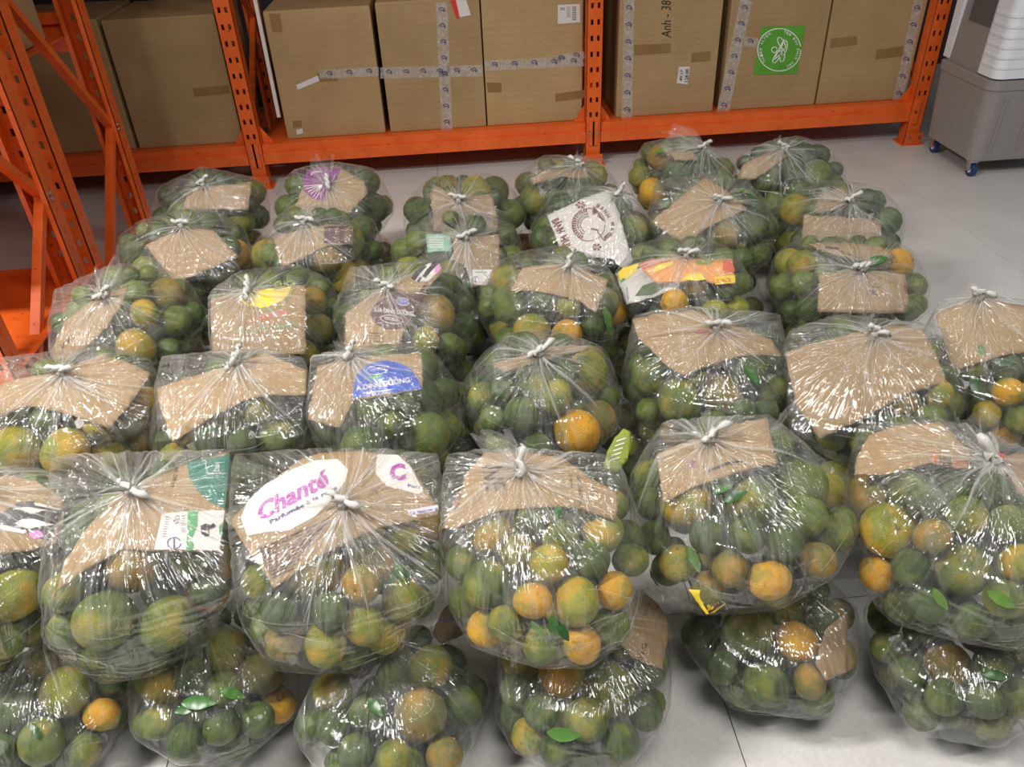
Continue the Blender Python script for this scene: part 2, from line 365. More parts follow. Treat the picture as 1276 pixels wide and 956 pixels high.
# ------------------------------------------------------------------ the setting
def tile_mat():
    mt, n, out = nt('porcelain_tile'); oi = N(n, 'ShaderNodeObjectInfo'); geo = N(n, 'ShaderNodeNewGeometry')
    a = N(n, 'ShaderNodeTexNoise', i_Scale=2.2, i_Detail=8, i_Roughness=.65, i_Distortion=.8); L(n, geo.outputs['Position'], a.inputs['Vector'])
    c = ramp(n, a.outputs[0], (.3, srgb(196, 192, 187)), (.55, srgb(212, 209, 204)), (.75, srgb(220, 217, 213)))
    f = N(n, 'ShaderNodeTexNoise', i_Scale=90, i_Detail=4); L(n, geo.outputs['Position'], f.inputs['Vector'])
    c = mix(n, .3, c, ramp(n, f.outputs[0], (.3, srgb(190, 186, 182)), (.7, srgb(226, 224, 220))))
    sp_ = ramp(n, f.outputs[0], (.72, (0, 0, 0)), (.76, (1, 1, 1))); c = mix(n, sp_, c, srgb(176, 168, 160))
    hs = N(n, 'ShaderNodeHueSaturation'); mr = N(n, 'ShaderNodeMapRange', i_3=.96, i_4=1.02); L(n, oi.outputs['Random'], mr.inputs[0]); L(n, mr.outputs[0], hs.inputs['Value']); L(n, c, hs.inputs['Color'])
    b = N(n, 'ShaderNodeBsdfPrincipled', i_Roughness=.33); L(n, hs.outputs[0], b.inputs['Base Color'])
    bp = N(n, 'ShaderNodeBump', i_Strength=.06, i_Distance=.003); L(n, f.outputs[0], bp.inputs['Height']); L(n, bp.outputs[0], b.inputs['Normal'])
    L(n, b.outputs[0], out.inputs[0]); return mt
M_tile = tile_mat(); M_grout = plain('grout', srgb(96, 90, 84), .9)
X0, Y0 = -0.7091, 3.0434          # a tile corner
bm = bmesh.new(); box(bm, -4.6, 5.0, -1.8, 6.0, -.05, -.0025)
floor = bm_obj('floor', bm, M_grout, loc=(0, 0, 0)); tag(floor, kind='structure')
bm = bmesh.new(); box(bm, .0011, .5989, .0011, .5989, -.012, 0, .0009)
tm = None
for i in range(-6, 9):
    for j in range(-7, 5):
        x, y = X0+.6*i, Y0+.6*j
        if tm is None:
            t = bm_obj('tile', bm, M_tile, floor, loc=(0, 0, 0)); tm = t.data
        else:
            t = bpy.data.objects.new('tile', tm); COL.objects.link(t); t.parent = floor
        t.location = (x, y, 0)
M_wall = plain('painted_wall', srgb(66, 62, 62), .8, var=.05, scale=3)
M_ceil = plain('ceiling_paint', srgb(200, 200, 200), .9, var=.04, scale=2)
bm = bmesh.new(); box(bm, -4.6, 5.0, 6.0, 6.1, -.05, 3.6); tag(bm_obj('wall_back', bm, M_wall, loc=(0, 0, 0)), kind='structure')
bm = bmesh.new(); box(bm, -4.7, -4.6, -1.8, 6.1, -.05, 3.6); tag(bm_obj('wall_left', bm, M_wall, loc=(0, 0, 0)), kind='structure')
bm = bmesh.new(); box(bm, -4.7, 5.0, -1.8, 6.1, 3.6, 3.7); tag(bm_obj('ceiling', bm, M_ceil, loc=(0, 0, 0)), kind='structure')
M_fix = plain('white_fixture', (.8, .8, .8), .4)
for i, (x, y, sy_, wt) in enumerate(LAMPS):
    t = empty('ceiling_light', (x, y, LAMP_Z))
    tag(t, ['leftmost white panel light on the ceiling', 'white panel light on the ceiling above the photographer', 'white panel light on the ceiling above the bags', 'rightmost white panel light on the ceiling'][i], 'ceiling light', 'ceiling tube fixtures above the heap')
    bm = bmesh.new(); box(bm, x-.62, x+.62, y-sy_/2-.03, y+sy_/2+.03, LAMP_Z+.012, LAMP_Z+.05, .006); bm_obj('housing', bm, M_fix, t)
    for s in (-.5, .5):
        bm = bmesh.new(); cyl(bm, (x+s, y, LAMP_Z+.05), (x+s, y, 3.6), .004, 6); bm_obj('hanger', bm, M_bolt, t)
    ld = bpy.data.lights.new('tube', 'AREA'); ld.shape = 'RECTANGLE'; ld.size = 1.2; ld.size_y = sy_; ld.energy = wt; ld.color = (1, .982, .955)
    lo = bpy.data.objects.new('tube', ld); COL.objects.link(lo); lo.parent = t

# ------------------------------------------------------------------ racks
def perforated(x0, x1, y, z0, z1, z_first, pitch=.078, hw=.0135, hh=.026, cols=(.3, .7), thick=.003, nz=1):
    """front plate of an upright with real rows of slots"""
    bm = bmesh.new(); W = x1-x0
    xs = [x0]
    for c in cols: xs += [x0+W*c-hw/2, x0+W*c+hw/2]
    xs.append(x1); zs = [z0]; z = z_first
    while z+hh < z1: zs += [z, z+hh]; z += pitch
    zs.append(z1)
    g = [[[bm.verts.new((a, b, c)) for c in zs] for a in xs] for b in (y, y+thick)]
    nx, nzz = len(xs)-1, len(zs)-1
    def hole(i, j): return 0 <= i < nx and 0 <= j < nzz and i % 2 == 1 and j % 2 == 1
    for i in range(nx):
        for j in range(nzz):
            if hole(i, j):
                for (a, b), (c, d) in (((i, j), (i+1, j)), ((i+1, j), (i+1, j+1)), ((i+1, j+1), (i, j+1)), ((i, j+1), (i, j))):
                    bm.faces.new((g[0][a][b], g[0][c][d], g[1][c][d], g[1][a][b]))
            else:
                for k in (0, 1): bm.faces.new([g[k][a][b] for a, b in ((i, j), (i+1, j), (i+1, j+1), (i, j+1))])
    return bm
def upright_bm(x0, x1, yf, depth, z0, z1, z_first, sgn=1, side_holes=True):
    """C section: perforated face at yf, flanges going back (sgn=1) or forward (-1)"""
    bm = perforated(x0, x1, yf, z0, z1, z_first)
    for x in (x0, x1-.003):
        box(bm, x, x+.003, min(yf, yf+sgn*depth), max(yf, yf+sgn*depth), z0, z1)
    for x, s in ((x0, 1), (x1, -1)):
        box(bm, min(x, x+s*.018), max(x, x+s*.018), yf+sgn*depth-.0015, yf+sgn*depth+.0015, z0, z1)
    return bm
def rot_bm(bm, c, ang):
    bmesh.ops.rotate(bm, verts=bm.verts, cent=c, matrix=Matrix.Rotation(ang, 3, 'Z'))
def foot_plate(par, xc, yc):
    bm = bmesh.new(); box(bm, xc-.065, xc+.065, yc-.055, yc+.065, 0, .006, .001); box(bm, xc-.05, xc+.05, yc-.046, yc-.042, 0, .07)
    fp = bm_obj('foot_plate', bm, M_or, par)
    for s in (-1, 1):
        bm = bmesh.new(); cyl(bm, (xc+s*.03, yc-.046, .045), (xc+s*.03, yc-.054, .045), .007, 8); bm_obj('bolt', bm, M_bolt, fp)
def beam(par, x0, x1, y, ztop, face=-1, h=.105):
    """step beam: a tall face with a recessed ledge"""
    bm = bmesh.new(); f = face
    box(bm, x0, x1, min(y, y-f*.035), max(y, y-f*.035), ztop-h, ztop-.045, .002)
    box(bm, x0, x1, min(y-f*.016, y-f*.06), max(y-f*.016, y-f*.06), ztop-.047, ztop-.002, .002)
    return bm_obj('beam', bm, M_or, par)
def gusset(par, x, y, z, s):
    bm = bmesh.new()
    for yy in (y, y+.003):
        pass
    v = [bm.verts.new(p) for p in ((x, y, z), (x+s*.06, y, z), (x, y, z+.09), (x, y+.003, z), (x+s*.06, y+.003, z), (x, y+.003, z+.09))]
    for f in ((0, 1, 2), (3, 5, 4), (0, 3, 4, 1), (1, 4, 5, 2), (2, 5, 3, 0)): bm.faces.new([v[i] for i in f])
    return bm_obj('gusset', bm, M_or, par)
PX = [-2.93, -1.08, .767, 2.612]; YF, YR, ZT = 4.36, 5.06, .235
rack = empty('pallet_rack', (.77, YF, 0))
tag(rack, 'long orange steel rack along the back holding six brown cartons in sight', 'rack')
for i, x in enumerate(PX):
    u = bm_obj('upright', upright_bm(x-.042, x+.042, YF, .07, 0, 2.2, +.27), M_or, rack)
    u = bm_obj('upright', upright_bm(x-.042, x+.042, YR, .07, 0, 2.2, +.27, -1), M_or, rack)
    foot_plate(rack, x, YF+.02); foot_plate(rack, x, YR)
    z = .3; s = 0
    while z < 2:
        bm = bmesh.new(); a, b = (YF+.06, YR-.06) if s == 0 else (YR-.06, YF+.06)
        bar(bm, (x, a, z), (x, b, z+.45), .025, .03, up=(1, 0, 0)); bm_obj('brace', bm, M_or, rack); z += .47; s = 1-s
for i in range(3):
    xa, xb = PX[i]+.042, PX[i+1]-.042
    for zt in (ZT, 1.75):
        beam(rack, xa, xb, YF-.004, zt); beam(rack, xa, xb, YR+.004, zt, 1)
        bm = bmesh.new(); box(bm, xa, xb, YF+.04, YR-.04, zt-.006, zt-.001); bm_obj('shelf_panel', bm, M_or, rack)
for i, x in enumerate(PX):
    for s, ok in ((-1, i > 0), (1, i < 3)):
        if not ok: continue
        bm = bmesh.new(); box(bm, x+s*.010-.016, x+s*.010+.016, YF-.009, YF-.001, ZT-.12, ZT+.01, .001)
        c = bm_obj('connector_plate', bm, M_or, rack)
        bm = bmesh.new(); cyl(bm, (x+s*.02, YF-.009, ZT-.05), (x+s*.02, YF-.016, ZT-.05), .007, 8); bm_obj('bolt', bm, M_bolt, c)
        gusset(rack, x+s*.044, YF+.045, ZT, s)

# racks at the left, seen end on
def end_frame(par, x, yn, yf_, z1, apex, zig, n_open=1):
    """frame in the y-z plane: near and far uprights (open channels) and zigzag braces"""
    for y, s in ((yn, 1), (yf_, -1)):
        bm = upright_bm(-.045, .045, 0, .075, 0, z1, .06); rot_bm(bm, (0, 0, 0), 0 if s > 0 else math.pi)
        # a row of slots on each flange as well
        bmesh.ops.translate(bm, verts=bm.verts, vec=(x, y, 0)); bm_obj('upright', bm, M_or, par)
        bm2 = perforated(-.036, .036, 0, 0, z1, .09, cols=(.5,)); rot_bm(bm2, (0, 0, 0), math.pi/2)
        bmesh.ops.translate(bm2, verts=bm2.verts, vec=(x+.048, y+s*.037, 0)); u = bm_obj('upright_flange', bm2, M_or, par)
    for (ya, za, yb, zb) in zig:
        bm = bmesh.new(); bar(bm, (x+.012, ya, za), (x+.012, yb, zb), .028, .034, up=(1, 0, 0)); br = bm_obj('brace', bm, M_or, par)
        for y, z in ((ya, za), (yb, zb)):
            bm = bmesh.new(); cyl(bm, (x+.03, y, z), (x+.056, y, z), .008, 8); bm_obj('bolt', bm, M_bolt, br)
    foot_plate(par, x, yn+.03); foot_plate(par, x, yf_-.03)
for lab, x, yn, yf_, zig, lv in (
    ('orange steel end frame of the farther left rack with zigzag braces', -1.53, 3.05, 3.76, [(3.10, 1.25, 3.70, .575), (3.70, .555, 3.16, .02), (3.70, 1.95, 3.10, 1.27)], (.95,)),
    ('orange steel end frame of the nearer left rack, beside the bags', -1.53, 2.27, 2.96, [(2.91, .545, 2.36, -.0+.02), (2.36, 1.15, 2.91, .565), (2.91, 1.75, 2.36, 1.17)], (.2, 1.05))):
    r_ = empty('pallet_rack', (x, (yn+yf_)/2, 0)); tag(r_, lab, 'rack')
    end_frame(r_, x, yn, yf_, 2.2, None, zig)
    for zt in lv:
        beam(r_, x-2.6, x-.045, yf_+.004, zt+.09 if zt > .5 else zt, 1, .16 if zt > .5 else .105)
        beam(r_, x-2.6, x-.045, yn-.004, zt, -1)
        if zt < .5 :
            bm = bmesh.new(); box(bm, x-2.6, x+.06, yn+.06, yf_+.12, zt-.006, zt-.001); bm_obj('shelf_panel', bm, M_or, r_)
    for zz in (1.61, lv[-1]-.008): bm = bmesh.new(); box(bm, x-2.6, x-.05, yn+.03, yf_-.03, zz, zz+.008); bm_obj('shelf_panel', bm, M_or, r_)
    for y in (yn, yf_):
        bm = bmesh.new(); box(bm, x-2.62, x-2.54, y-.04, y+.04, 0, 2.2); bm_obj('upright', bm, M_or, r_)

for xx, yy, z_, wd, dp, hh, rk, sd in ((-1.62, 2.33, 1.62, 1.1, .6, .62, 'nearer', 'right carton'), (-2.76, 2.33, 1.62, 1.2, .6, .55, 'nearer', 'left carton'), (-1.62, 3.1, 1.62, 1.0, .58, .6, 'farther', 'right carton'), (-2.7, 3.1, 1.62, 1.2, .58, .6, 'farther', 'left carton'),
        (-1.6, 2.33, 1.052, 1.1, .58, .5, 'nearer', 'right carton'), (-2.76, 2.33, 1.052, 1.2, .58, .5, 'nearer', 'left carton'), (-1.62, 3.12, .952, 1.0, .5, .58, 'farther', 'right carton'), (-2.7, 3.12, .952, 1.2, .5, .58, 'farther', 'left carton')):
    t = empty('carton', (xx-wd/2, yy+dp/2, z_)); tag(t, f"{sd} on the {'upper' if z_ > 1.5 else 'middle'} shelf of the {rk} left rack, unseen, added for shade", 'carton', 'unseen cartons added for shade')
    bm = bmesh.new(); box(bm, xx-wd, xx, yy, yy+dp, z_+.002, z_+hh, .006); bm_obj('body', bm, M_box, t)  # out-of-view cargo, added to keep lamp light off the back left bay
# ------------------------------------------------------------------ cartons on the rack
M_tape = None
def tape_mat():
    mt, n, out = nt('clear_tape'); tc = N(n, 'ShaderNodeTexCoord')
    a = N(n, 'ShaderNodeTexNoise', i_Scale=30, i_Detail=4, i_Distortion=1.5); L(n, tc.outputs['Object'], a.inputs['Vector'])
    b = N(n, 'ShaderNodeBsdfPrincipled', i_Roughness=.25); b.inputs['Base Color'].default_value = (*srgb(212, 204, 196), 1)
    bp = N(n, 'ShaderNodeBump', i_Strength=.5, i_Distance=.004); L(n, a.outputs[0], bp.inputs['Height']); L(n, bp.outputs[0], b.inputs['Normal'])
    t = N(n, 'ShaderNodeBsdfTransparent'); ms = N(n, 'ShaderNodeMixShader'); L(n, ramp(n, a.outputs[0], (.3, (.2, .2, .2)), (.7, (.7, .7, .7))), ms.inputs[0])
    L(n, t.outputs[0], ms.inputs[1]); L(n, b.outputs[0], ms.inputs[2]); L(n, ms.outputs[0], out.inputs[0]); return mt
M_tape = tape_mat(); M_btape = plain('brown_tape', srgb(140, 108, 66), .35, var=.08)
M_swirl = ink('violet_blue', 66, 62, 110)
YB = 4.435
def face(px, py, off=0): return at_y(px, py, YB-off)
def carton(x0, x1, z1, label, z0=ZT, depth=.55, tilt=0):
    t = empty('carton', ((x0+x1)/2, YB+depth/2, z0)); tag(t, label, 'carton', 'cartons on the back rack')
    bm = bmesh.new(); box(bm, x0, x1, YB, YB+depth, z0, z1, .006); body = bm_obj('body', bm, M_box, t)
    bm = bmesh.new()
    xm = YB+depth/2
    box(bm, x0+.004, x1-.004, YB+.003, xm-.002, z1-.001, z1+.003, .001); box(bm, x0+.004, x1-.004, xm+.002, YB+depth-.003, z1-.001, z1+.003, .001)
    bm_obj('top_flap', bm, M_box, t)
    return t
def tape(par, pts, wpx, marks=True, step=21, wob=0):
    """tape along a pixel polyline on the carton front"""
    for (a, b) in zip(pts[:-1], pts[1:]):
        poly = line(*a, *b, wpx); tp = patch('tape', poly, face, M_tape, par, .0012, 10)
        if marks:
            d = math.dist(a, b); n = int(d/step); V = []
            for k in range(n):
                x = a[0]+(b[0]-a[0])*(k+.5)/n; y = a[1]+(b[1]-a[1])*(k+.5)/n; rr = 4.0
                V.append(arcband(x, y, rr, rr, 1.1, 190, 380)+[]); V.append(arcband(x+.3, y+1.6, rr*.7, rr*.7, .9, 190, 370))
            o = tag(multi('tape_print', V, face, M_swirl, tp, .002), kind='stuff')
def btape(par, poly): patch('brown_tape', poly, face, M_btape, par, .0009, 30)
ct = carton(-.905, -.372, .875, 'large brown carton with torn white strip and dotted clear tape, left in middle bay')
tape(ct, [(398, 93), (472, 89)], 11); btape(ct, [(335, 17), (349, 17), (352, 40), (339, 40)]); btape(ct, [(395, 91), (420, 90), (421, 101), (396, 102)])
patch('paper_strip', [(369, 106), (396, 94), (398, 101), (371, 112)], face, M_white, ct, .003, 20)
patch('paper_scrap', [(369, 162), (377, 160), (378, 166), (370, 168)], face, M_white, ct, .003, 20); btape(ct, [(365, 151), (376, 150), (376, 158), (365, 160)])
ct = carton(-.345, .183, .885, 'brown carton with crossed clear printed tape and red-white shipping slip on top')
tape(ct, [(474, 91), (601, 88)], 14); tape(ct, [(550, 3), (557, 163)], 14, step=20)
patch('shipping_slip', [(561, 0), (581, 0), (587, 19), (571, 22)], face, M_white, ct, .003, 20)
patch('red_stripe', [(561, 0), (568, 0), (573, 22), (569, 23)], face, ink('red', 214, 50, 40), ct, .0036, 20)
ct = carton(.19, .715, 1.02, 'brown carton with one level clear tape and white shipping label, beside middle post')
tape(ct, [(604, 82), (727, 76)], 13); tape(ct, [(690, 74), (728, 68)], 9, step=18)
btape(ct, [(606, 103), (625, 103), (625, 115), (608, 115)]); btape(ct, [(692, 117), (728, 112), (728, 122), (692, 127)])
lb = patch('shipping_label', [(695, 6), (723, 5), (723, 28), (695, 30)], face, M_white, ct, .003, 20)
multi('printed_text', [line(713+k*.0, 9+2.2*k, 718, 9+2.2*k, .9) for k in range(8)]+[line(698, 10+2*k, 704, 10+2*k, .8) for k in range(2)]+[line(706, 9+2*k, 711, 9+2*k, .5) for k in range(7)], face, M_ink, lb, .0036)
ct = carton(.905, 1.452, 1.05, 'brown carton with handwritten marker and small white price tag, right of middle post')
tape(ct, [(784, 0), (781, 148)], 13); btape(ct, [(790, 56), (836, 54), (836, 66), (790, 69)]); btape(ct, [(862, 66), (886, 64), (885, 76), (861, 78)])
text('Anh - 38', (836, 47), (0, -46), (-12, -1), face, M_ink, ct, .0016, name='handwriting')
lb = patch('price_tag', [(846, 83), (860, 83), (857, 105), (843, 104)], face, M_white, ct, .003, 20)
text('128.00', (857, 102), (1.5, -16), (-4, 0), face, M_ink, lb, .0036, bold=.02); text('49.17', (850, 101), (1.5, -14), (-3.5, 0), face, M_ink, lb, .0036, bold=.02)
ct = carton(1.495, 2.035, 1.05, 'brown carton with square green leaf sticker and vertical white tape')
tape(ct, [(930, 0), (900, 142)], 15, step=20); tape(ct, [(926, 50), (944, 54)], 12, step=15)
M_sw = ink('white', 236, 240, 232)
st = patch('green_sticker', [(949, 33), (1004, 32), (993, 92), (939, 93)], face, ink('green', 88, 160, 44), ct, .003, 12)
V = [arcband(971, 62, 27.5, 27, 1.1, 0, 360, n=40)]
for (a, b, c, d, w_) in ((966, 71, 977, 49, 1.3), (962, 76, 975, 66, 1.3)): V.append(line(a, b, c, d, w_))
for (x, y, a, b, r) in ((974, 54, 9, 4, 62), (977, 60, 10, 4, 105), (968, 71, 9, 3.6, 120), (975, 70, 8, 3.4, 100)):
    V.append(arcband(x, y, a, b, 1.1, 0, 360, rot=r, n=20))
V.append(arcband(965, 62, 4, 4, 1.1, 0, 360, n=18)); multi('printed_logo', V, face, M_sw, st, .0037)
for i, ch in enumerate('THIEN ALVEN'):
    if ch == ' ': continue
    a = math.radians(140+i*9.5); x, y = 971+21.5*math.cos(a), 62+21.5*math.sin(a); tx, ty = -math.sin(a), math.cos(a)
    text(ch, (x, y), (2.6*tx, 2.6*ty), (math.cos(a)*3.4, math.sin(a)*3.4), face, M_sw, st, .0037, bold=.01)
for i, ch in enumerate('TEM BUU PHAM OHO'):
    if ch == ' ': continue
    a = math.radians(-75+i*9); x, y = 971+21.5*math.cos(a), 62+21.5*math.sin(a); tx, ty = -math.sin(a), math.cos(a)
    text(ch, (x, y), (2.4*tx, 2.4*ty), (math.cos(a)*3.4, math.sin(a)*3.4), face, M_sw, st, .0037, bold=.01)
ct = carton(2.045, 2.56, 1.05, 'plain brown carton with clear tape down its right edge, beside right post')
tape(ct, [(1145, 0), (1118, 128)], 12); btape(ct, [(1036, 48), (1068, 45), (1068, 56), (1034, 60)]); btape(ct, [(1092, 62), (1128, 57), (1127, 70), (1091, 74)])
ct = carton(-1.70, -1.145, .875, 'brown carton half in shadow, right one in left bay behind the leaning frames')
btape(ct, [(240, 110), (285, 106), (287, 116), (242, 121)])
ct = carton(-2.30, -1.72, .885, 'brown carton deep in shadow, left one in left bay behind the orange frames')
# white foam edge beside the first carton
bm = bmesh.new(); bar(bm, (-.93, YB+.01, ZT+.12), (-.93, YB+.01, ZT+.72), .018, .02, up=(0, 1, 0))
tag(bm_obj('foam_strip', bm, M_white, loc=(-.93, YB+.01, ZT)), 'thin white foam edge strip standing beside the carton left of middle bay', 'foam strip')

# ------------------------------------------------------------------ evaporative air cooler
M_cg = plain('grey_plastic', srgb(146, 140, 136), .45, var=.04, bump=.05, scale=60); M_cw = plain('white_plastic', srgb(232, 233, 238), .4, var=.02)
M_cd = plain('dark_mesh', srgb(98, 93, 90), .7, var=.3, scale=240, bump=.6); M_blue = plain('blue_rubber', srgb(36, 58, 104), .5)
cx0, cx1, cyn, cyf = 2.60, 3.16, 3.77, 4.28
co = empty('air_cooler', ((cx0+cx1)/2, (cyn+cyf)/2, 0)); tag(co, 'grey and white portable air cooler on blue casters, right of the rack', 'air cooler')
def rrect(x0, x1, y0, y1, r, n=6):
    o = []
    for (cx, cy_, a0) in ((x1-r, y1-r, 0), (x0+r, y1-r, 90), (x0+r, y0+r, 180), (x1-r, y0+r, 270)):
        for k in range(n+1):
            a = math.radians(a0+90*k/n); o.append((cx+r*math.cos(a), cy_+r*math.sin(a)))
    return o
def loft(bm, secs):
    """secs: list of (z, inset, radius)"""
    rings = []
    for z, ins, r in secs:
        rings.append([bm.verts.new((x, y, z)) for x, y in rrect(cx0+ins, cx1-ins, cyn+ins, cyf-ins, r)])
    for a, b in zip(rings[:-1], rings[1:]):
        n = len(a)
        for i in range(n): bm.faces.new((a[i], a[(i+1) % n], b[(i+1) % n], b[i]))
    bm.faces.new(rings[0]); bm.faces.new(rings[-1])
bm = bmesh.new(); loft(bm, [(.085, .03, .05), (.09, .022, .055), (.44, .006, .06), (.445, .0, .06), (.485, .0, .06), (.49, .006, .06)]); tk = bm_obj('water_tank', bm, M_cg, co, smooth=False)
# raised ribs and panel lines on the tank side (x = cx0) and front (y = cyn)
bm = bmesh.new()
def tx(z): return .022-(z-.09)/.35*.016
for y in (3.86, 3.94, 4.02, 4.10, 4.18):
    a = (cx0+tx(.14)+.002, y, .14); b = (cx0+tx(.40)+.002, y, .40); bar(bm, a, b, .016, .014, up=(0, 1, 0))
for x in (2.70, 2.84, 2.98, 3.10):
    a = (x, cyn+tx(.14)+.002, .14); b = (x, cyn+tx(.40)+.002, .40); bar(bm, a, b, .014, .016, up=(0, 1, 0))
bm_obj('rib', bm, M_cg, tk)
bm = bmesh.new(); loft(bm, [(.49, .02, .05), (1.15, .055, .05), (1.17, .07, .05)]); bd = bm_obj('body', bm, M_cg, co)
bm = bmesh.new(); box(bm, cx0+.020, cx0+.05, cyf-.075, cyf-.01, .50, 1.12, .004); bm_obj('rear_panel', bm, M_cw, co)
bm = bmesh.new()
v = [bm.verts.new(p) for p in ((cx0+.033, 3.93, .70), (cx0+.033, 4.14, .70), (cx0+.046, 4.14, 1.1), (cx0+.046, 3.93, 1.1), (cx0+.06, 3.93, .70), (cx0+.06, 4.14, .70), (cx0+.07, 4.14, 1.1), (cx0+.07, 3.93, 1.1))]
for f in ((0, 1, 2, 3), (4, 7, 6, 5), (0, 4, 5, 1), (1, 5, 6, 2), (2, 6, 7, 3), (3, 7, 4, 0)): bm.faces.new([v[i] for i in f])
bmesh.ops.translate(bm, verts=bm.verts, vec=(-.006, 0, 0)); bm_obj('air_filter', bm, M_cd, co)
bm = bmesh.new()
def fr_ring(z, ins): return [(x, y, z) for x, y in rrect(cx0+ins-.006, cx1-ins+.006, cyn+ins-.012, cyn+ins+.17, .045, 6)]
secs = [fr_ring(.50, .012), fr_ring(1.12, .05)]
rv = [[bm.verts.new(p) for p in s] for s in secs]; n_ = len(rv[0])
for i in range(n_): bm.faces.new((rv[0][i], rv[0][(i+1) % n_], rv[1][(i+1) % n_], rv[1][i]))
bm.faces.new(rv[0]); bm.faces.new(rv[1]); fp = bm_obj('front_panel', bm, M_cw, co)
for k in range(6):
    z = .545+.045*k; ins = .012+.038*(z-.5)/.62-.010; bm = bmesh.new()
    a = [bm.verts.new(p) for p in [(x, y, z) for x, y in rrect(cx0+ins, cx1-ins, cyn+ins-.006, cyn+ins+.17, .045, 6)]]
    b = [bm.verts.new((q.co.x, q.co.y, z+.012)) for q in a]
    for i in range(n_): bm.faces.new((a[i], a[(i+1) % n_], b[(i+1) % n_], b[i]))
    bm.faces.new(a); bm.faces.new(b); bm_obj('louver', bm, M_cw, fp)
M_vane = plain('dark_vane', srgb(112, 112, 118), .5)
for k in range(4):
    z = .74+.045*k; bm = bmesh.new(); box(bm, 2.70, 3.06, cyn+.012, cyn+.03, z, z+.012, .003); bm_obj('vane', bm, M_vane, fp)
bm = bmesh.new(); box(bm, 2.755, 2.80, cyn+.006, cyn+.03, .72, .93, .004); bm_obj('control_bar', bm, M_vane, fp)
for x, y in ((2.665, 3.83), (2.665, 4.2), (3.09, 3.83), (3.09, 4.2)):
    bm = bmesh.new(); cyl(bm, (x-.012, y, .032), (x+.012, y, .032), .032, 20); cs = bm_obj('caster', bm, M_blue, co, smooth=False)
    bm = bmesh.new(); cyl(bm, (x-.014, y, .032), (x+.014, y, .032), .014, 14); bm_obj('hub', bm, M_cw, cs)
    bm = bmesh.new(); bar(bm, (x-.018, y, .03), (x-.014, y+.015, .075), .004, .03, up=(0, 1, 0)); bar(bm, (x+.018, y, .03), (x+.014, y+.015, .075), .004, .03, up=(0, 1, 0)); box(bm, x-.022, x+.022, y-.01, y+.035, .072, .088)
    bm_obj('fork', bm, M_bolt, cs)

# ------------------------------------------------------------------ the bags
# px frame boxes of each bag, knot, sheet of card, fruit seen through the film
# fruit: 'crop:x,y,r,kind ...' in 2.656x crop pixels (K above)
BAGS = {}
def B(name, bb, c, z, knot, desc, fruit, cards=(), rz=.165, ry=.25, kn=(1, 0), flap=None, tilt=.55, leaves=''):
    BAGS[name] = dict(bb=bb, c=c, z=z, knot=knot, desc=desc, fruit=fruit, cards=cards, rz=rz, ry=ry, kn=kn, flap=flap, tilt=tilt, leaves=leaves)
def parse(s):
    out = []
    for blk in s.split('|'):
        blk = blk.strip()
        if not blk: continue
        k, rest = blk.split(':'); k = int(k)
        for q in rest.split():
            a = q.split(','); x, y = kp(k, float(a[0]), float(a[1]))
            out.append((x, y, float(a[2])/KS, a[3]))
    return out
B('A1', (195, 338, 220, 300), (265, 262), .37, kp(1, 670, 612), 'far left bag of the back row',
  '1:855,660,55,g 770,740,60,g 835,770,35,y 880,720,40,d 560,660,40,d 540,720,40,d 620,715,40,g 700,735,45,d', [kpoly(1, (603, 700), (620, 640), (665, 622), (835, 603), (820, 695), (720, 690))], kn=(.9, -.6))
B('A2', (340, 497, 203, 318), (418, 255), .38, kp(1, 1085, 612), 'back-row bag with purple ray card',
  '1:970,620,35,g 925,680,40,g 1235,640,45,d 1200,700,45,d|2:170,690,50,d 190,750,55,d 130,640,40,g 220,720,40,g 230,790,35,d 120,760,40,g', [kpoly(1, (960, 712), (1020, 585), (1110, 545), (1205, 600), (1218, 640), (1150, 712))], kn=(.2, 1), flap=kp(1, 1050, 530))
B('A3', (502, 655, 220, 340), (578, 270), .37, kp(2, 455, 665), 'back-row bag with grey-violet lettered card',
  '2:320,650,50,g 300,720,50,d 500,628,55,y 620,670,50,d 630,730,50,g 600,780,45,g 645,790,40,d 270,750,35,d 420,620,40,b 340,790,40,d', [kpoly(2, (360, 640), (375, 612), (440, 655), (560, 640), (582, 700), (588, 765), (375, 765))], kn=(1, .2))
B('A4', (638, 775, 198, 295), (706, 245), .37, kp(2, 850, 548), 'back-row bag behind the white round-print sheet',
  '2:720,665,48,g 790,650,45,d 915,600,42,g 670,620,40,d 950,640,42,d 690,725,30,d 850,625,45,d 655,680,32,d 940,690,35,g', [kpoly(2, (690, 590), (755, 560), (880, 560), (892, 590), (790, 585), (700, 612))], kn=(-.8, -.3))
B('A5', (782, 915, 178, 275), (848, 222), .38, kp(3, 215, 492), 'back-row bag with two ripe oranges and big flap',
  '2:1100,540,60,b 1190,580,60,d 1098,645,50,o 1028,665,35,o 1060,590,38,g 1140,690,35,d|3:265,590,40,g 290,560,40,b 220,560,45,d 30,500,30,d', [kpoly(3, (100, 500), (180, 500), (200, 530), (120, 530))], kn=(1, -.4), flap=kp(2, 1135, 470), leaves='2:1130,505,45,20')
B('A6', (912, 1050, 180, 270), (978, 222), .37, kp(3, 478, 495), 'far right bag of the back row',
  '3:450,600,60,g 580,580,55,g 610,530,40,d 460,650,40,g 520,570,35,d 640,600,30,g 545,515,40,d 648,550,30,d 500,640,35,d', [kpoly(3, (325, 592), (345, 545), (430, 502), (500, 512), (385, 592))], kn=(-1, -.5))
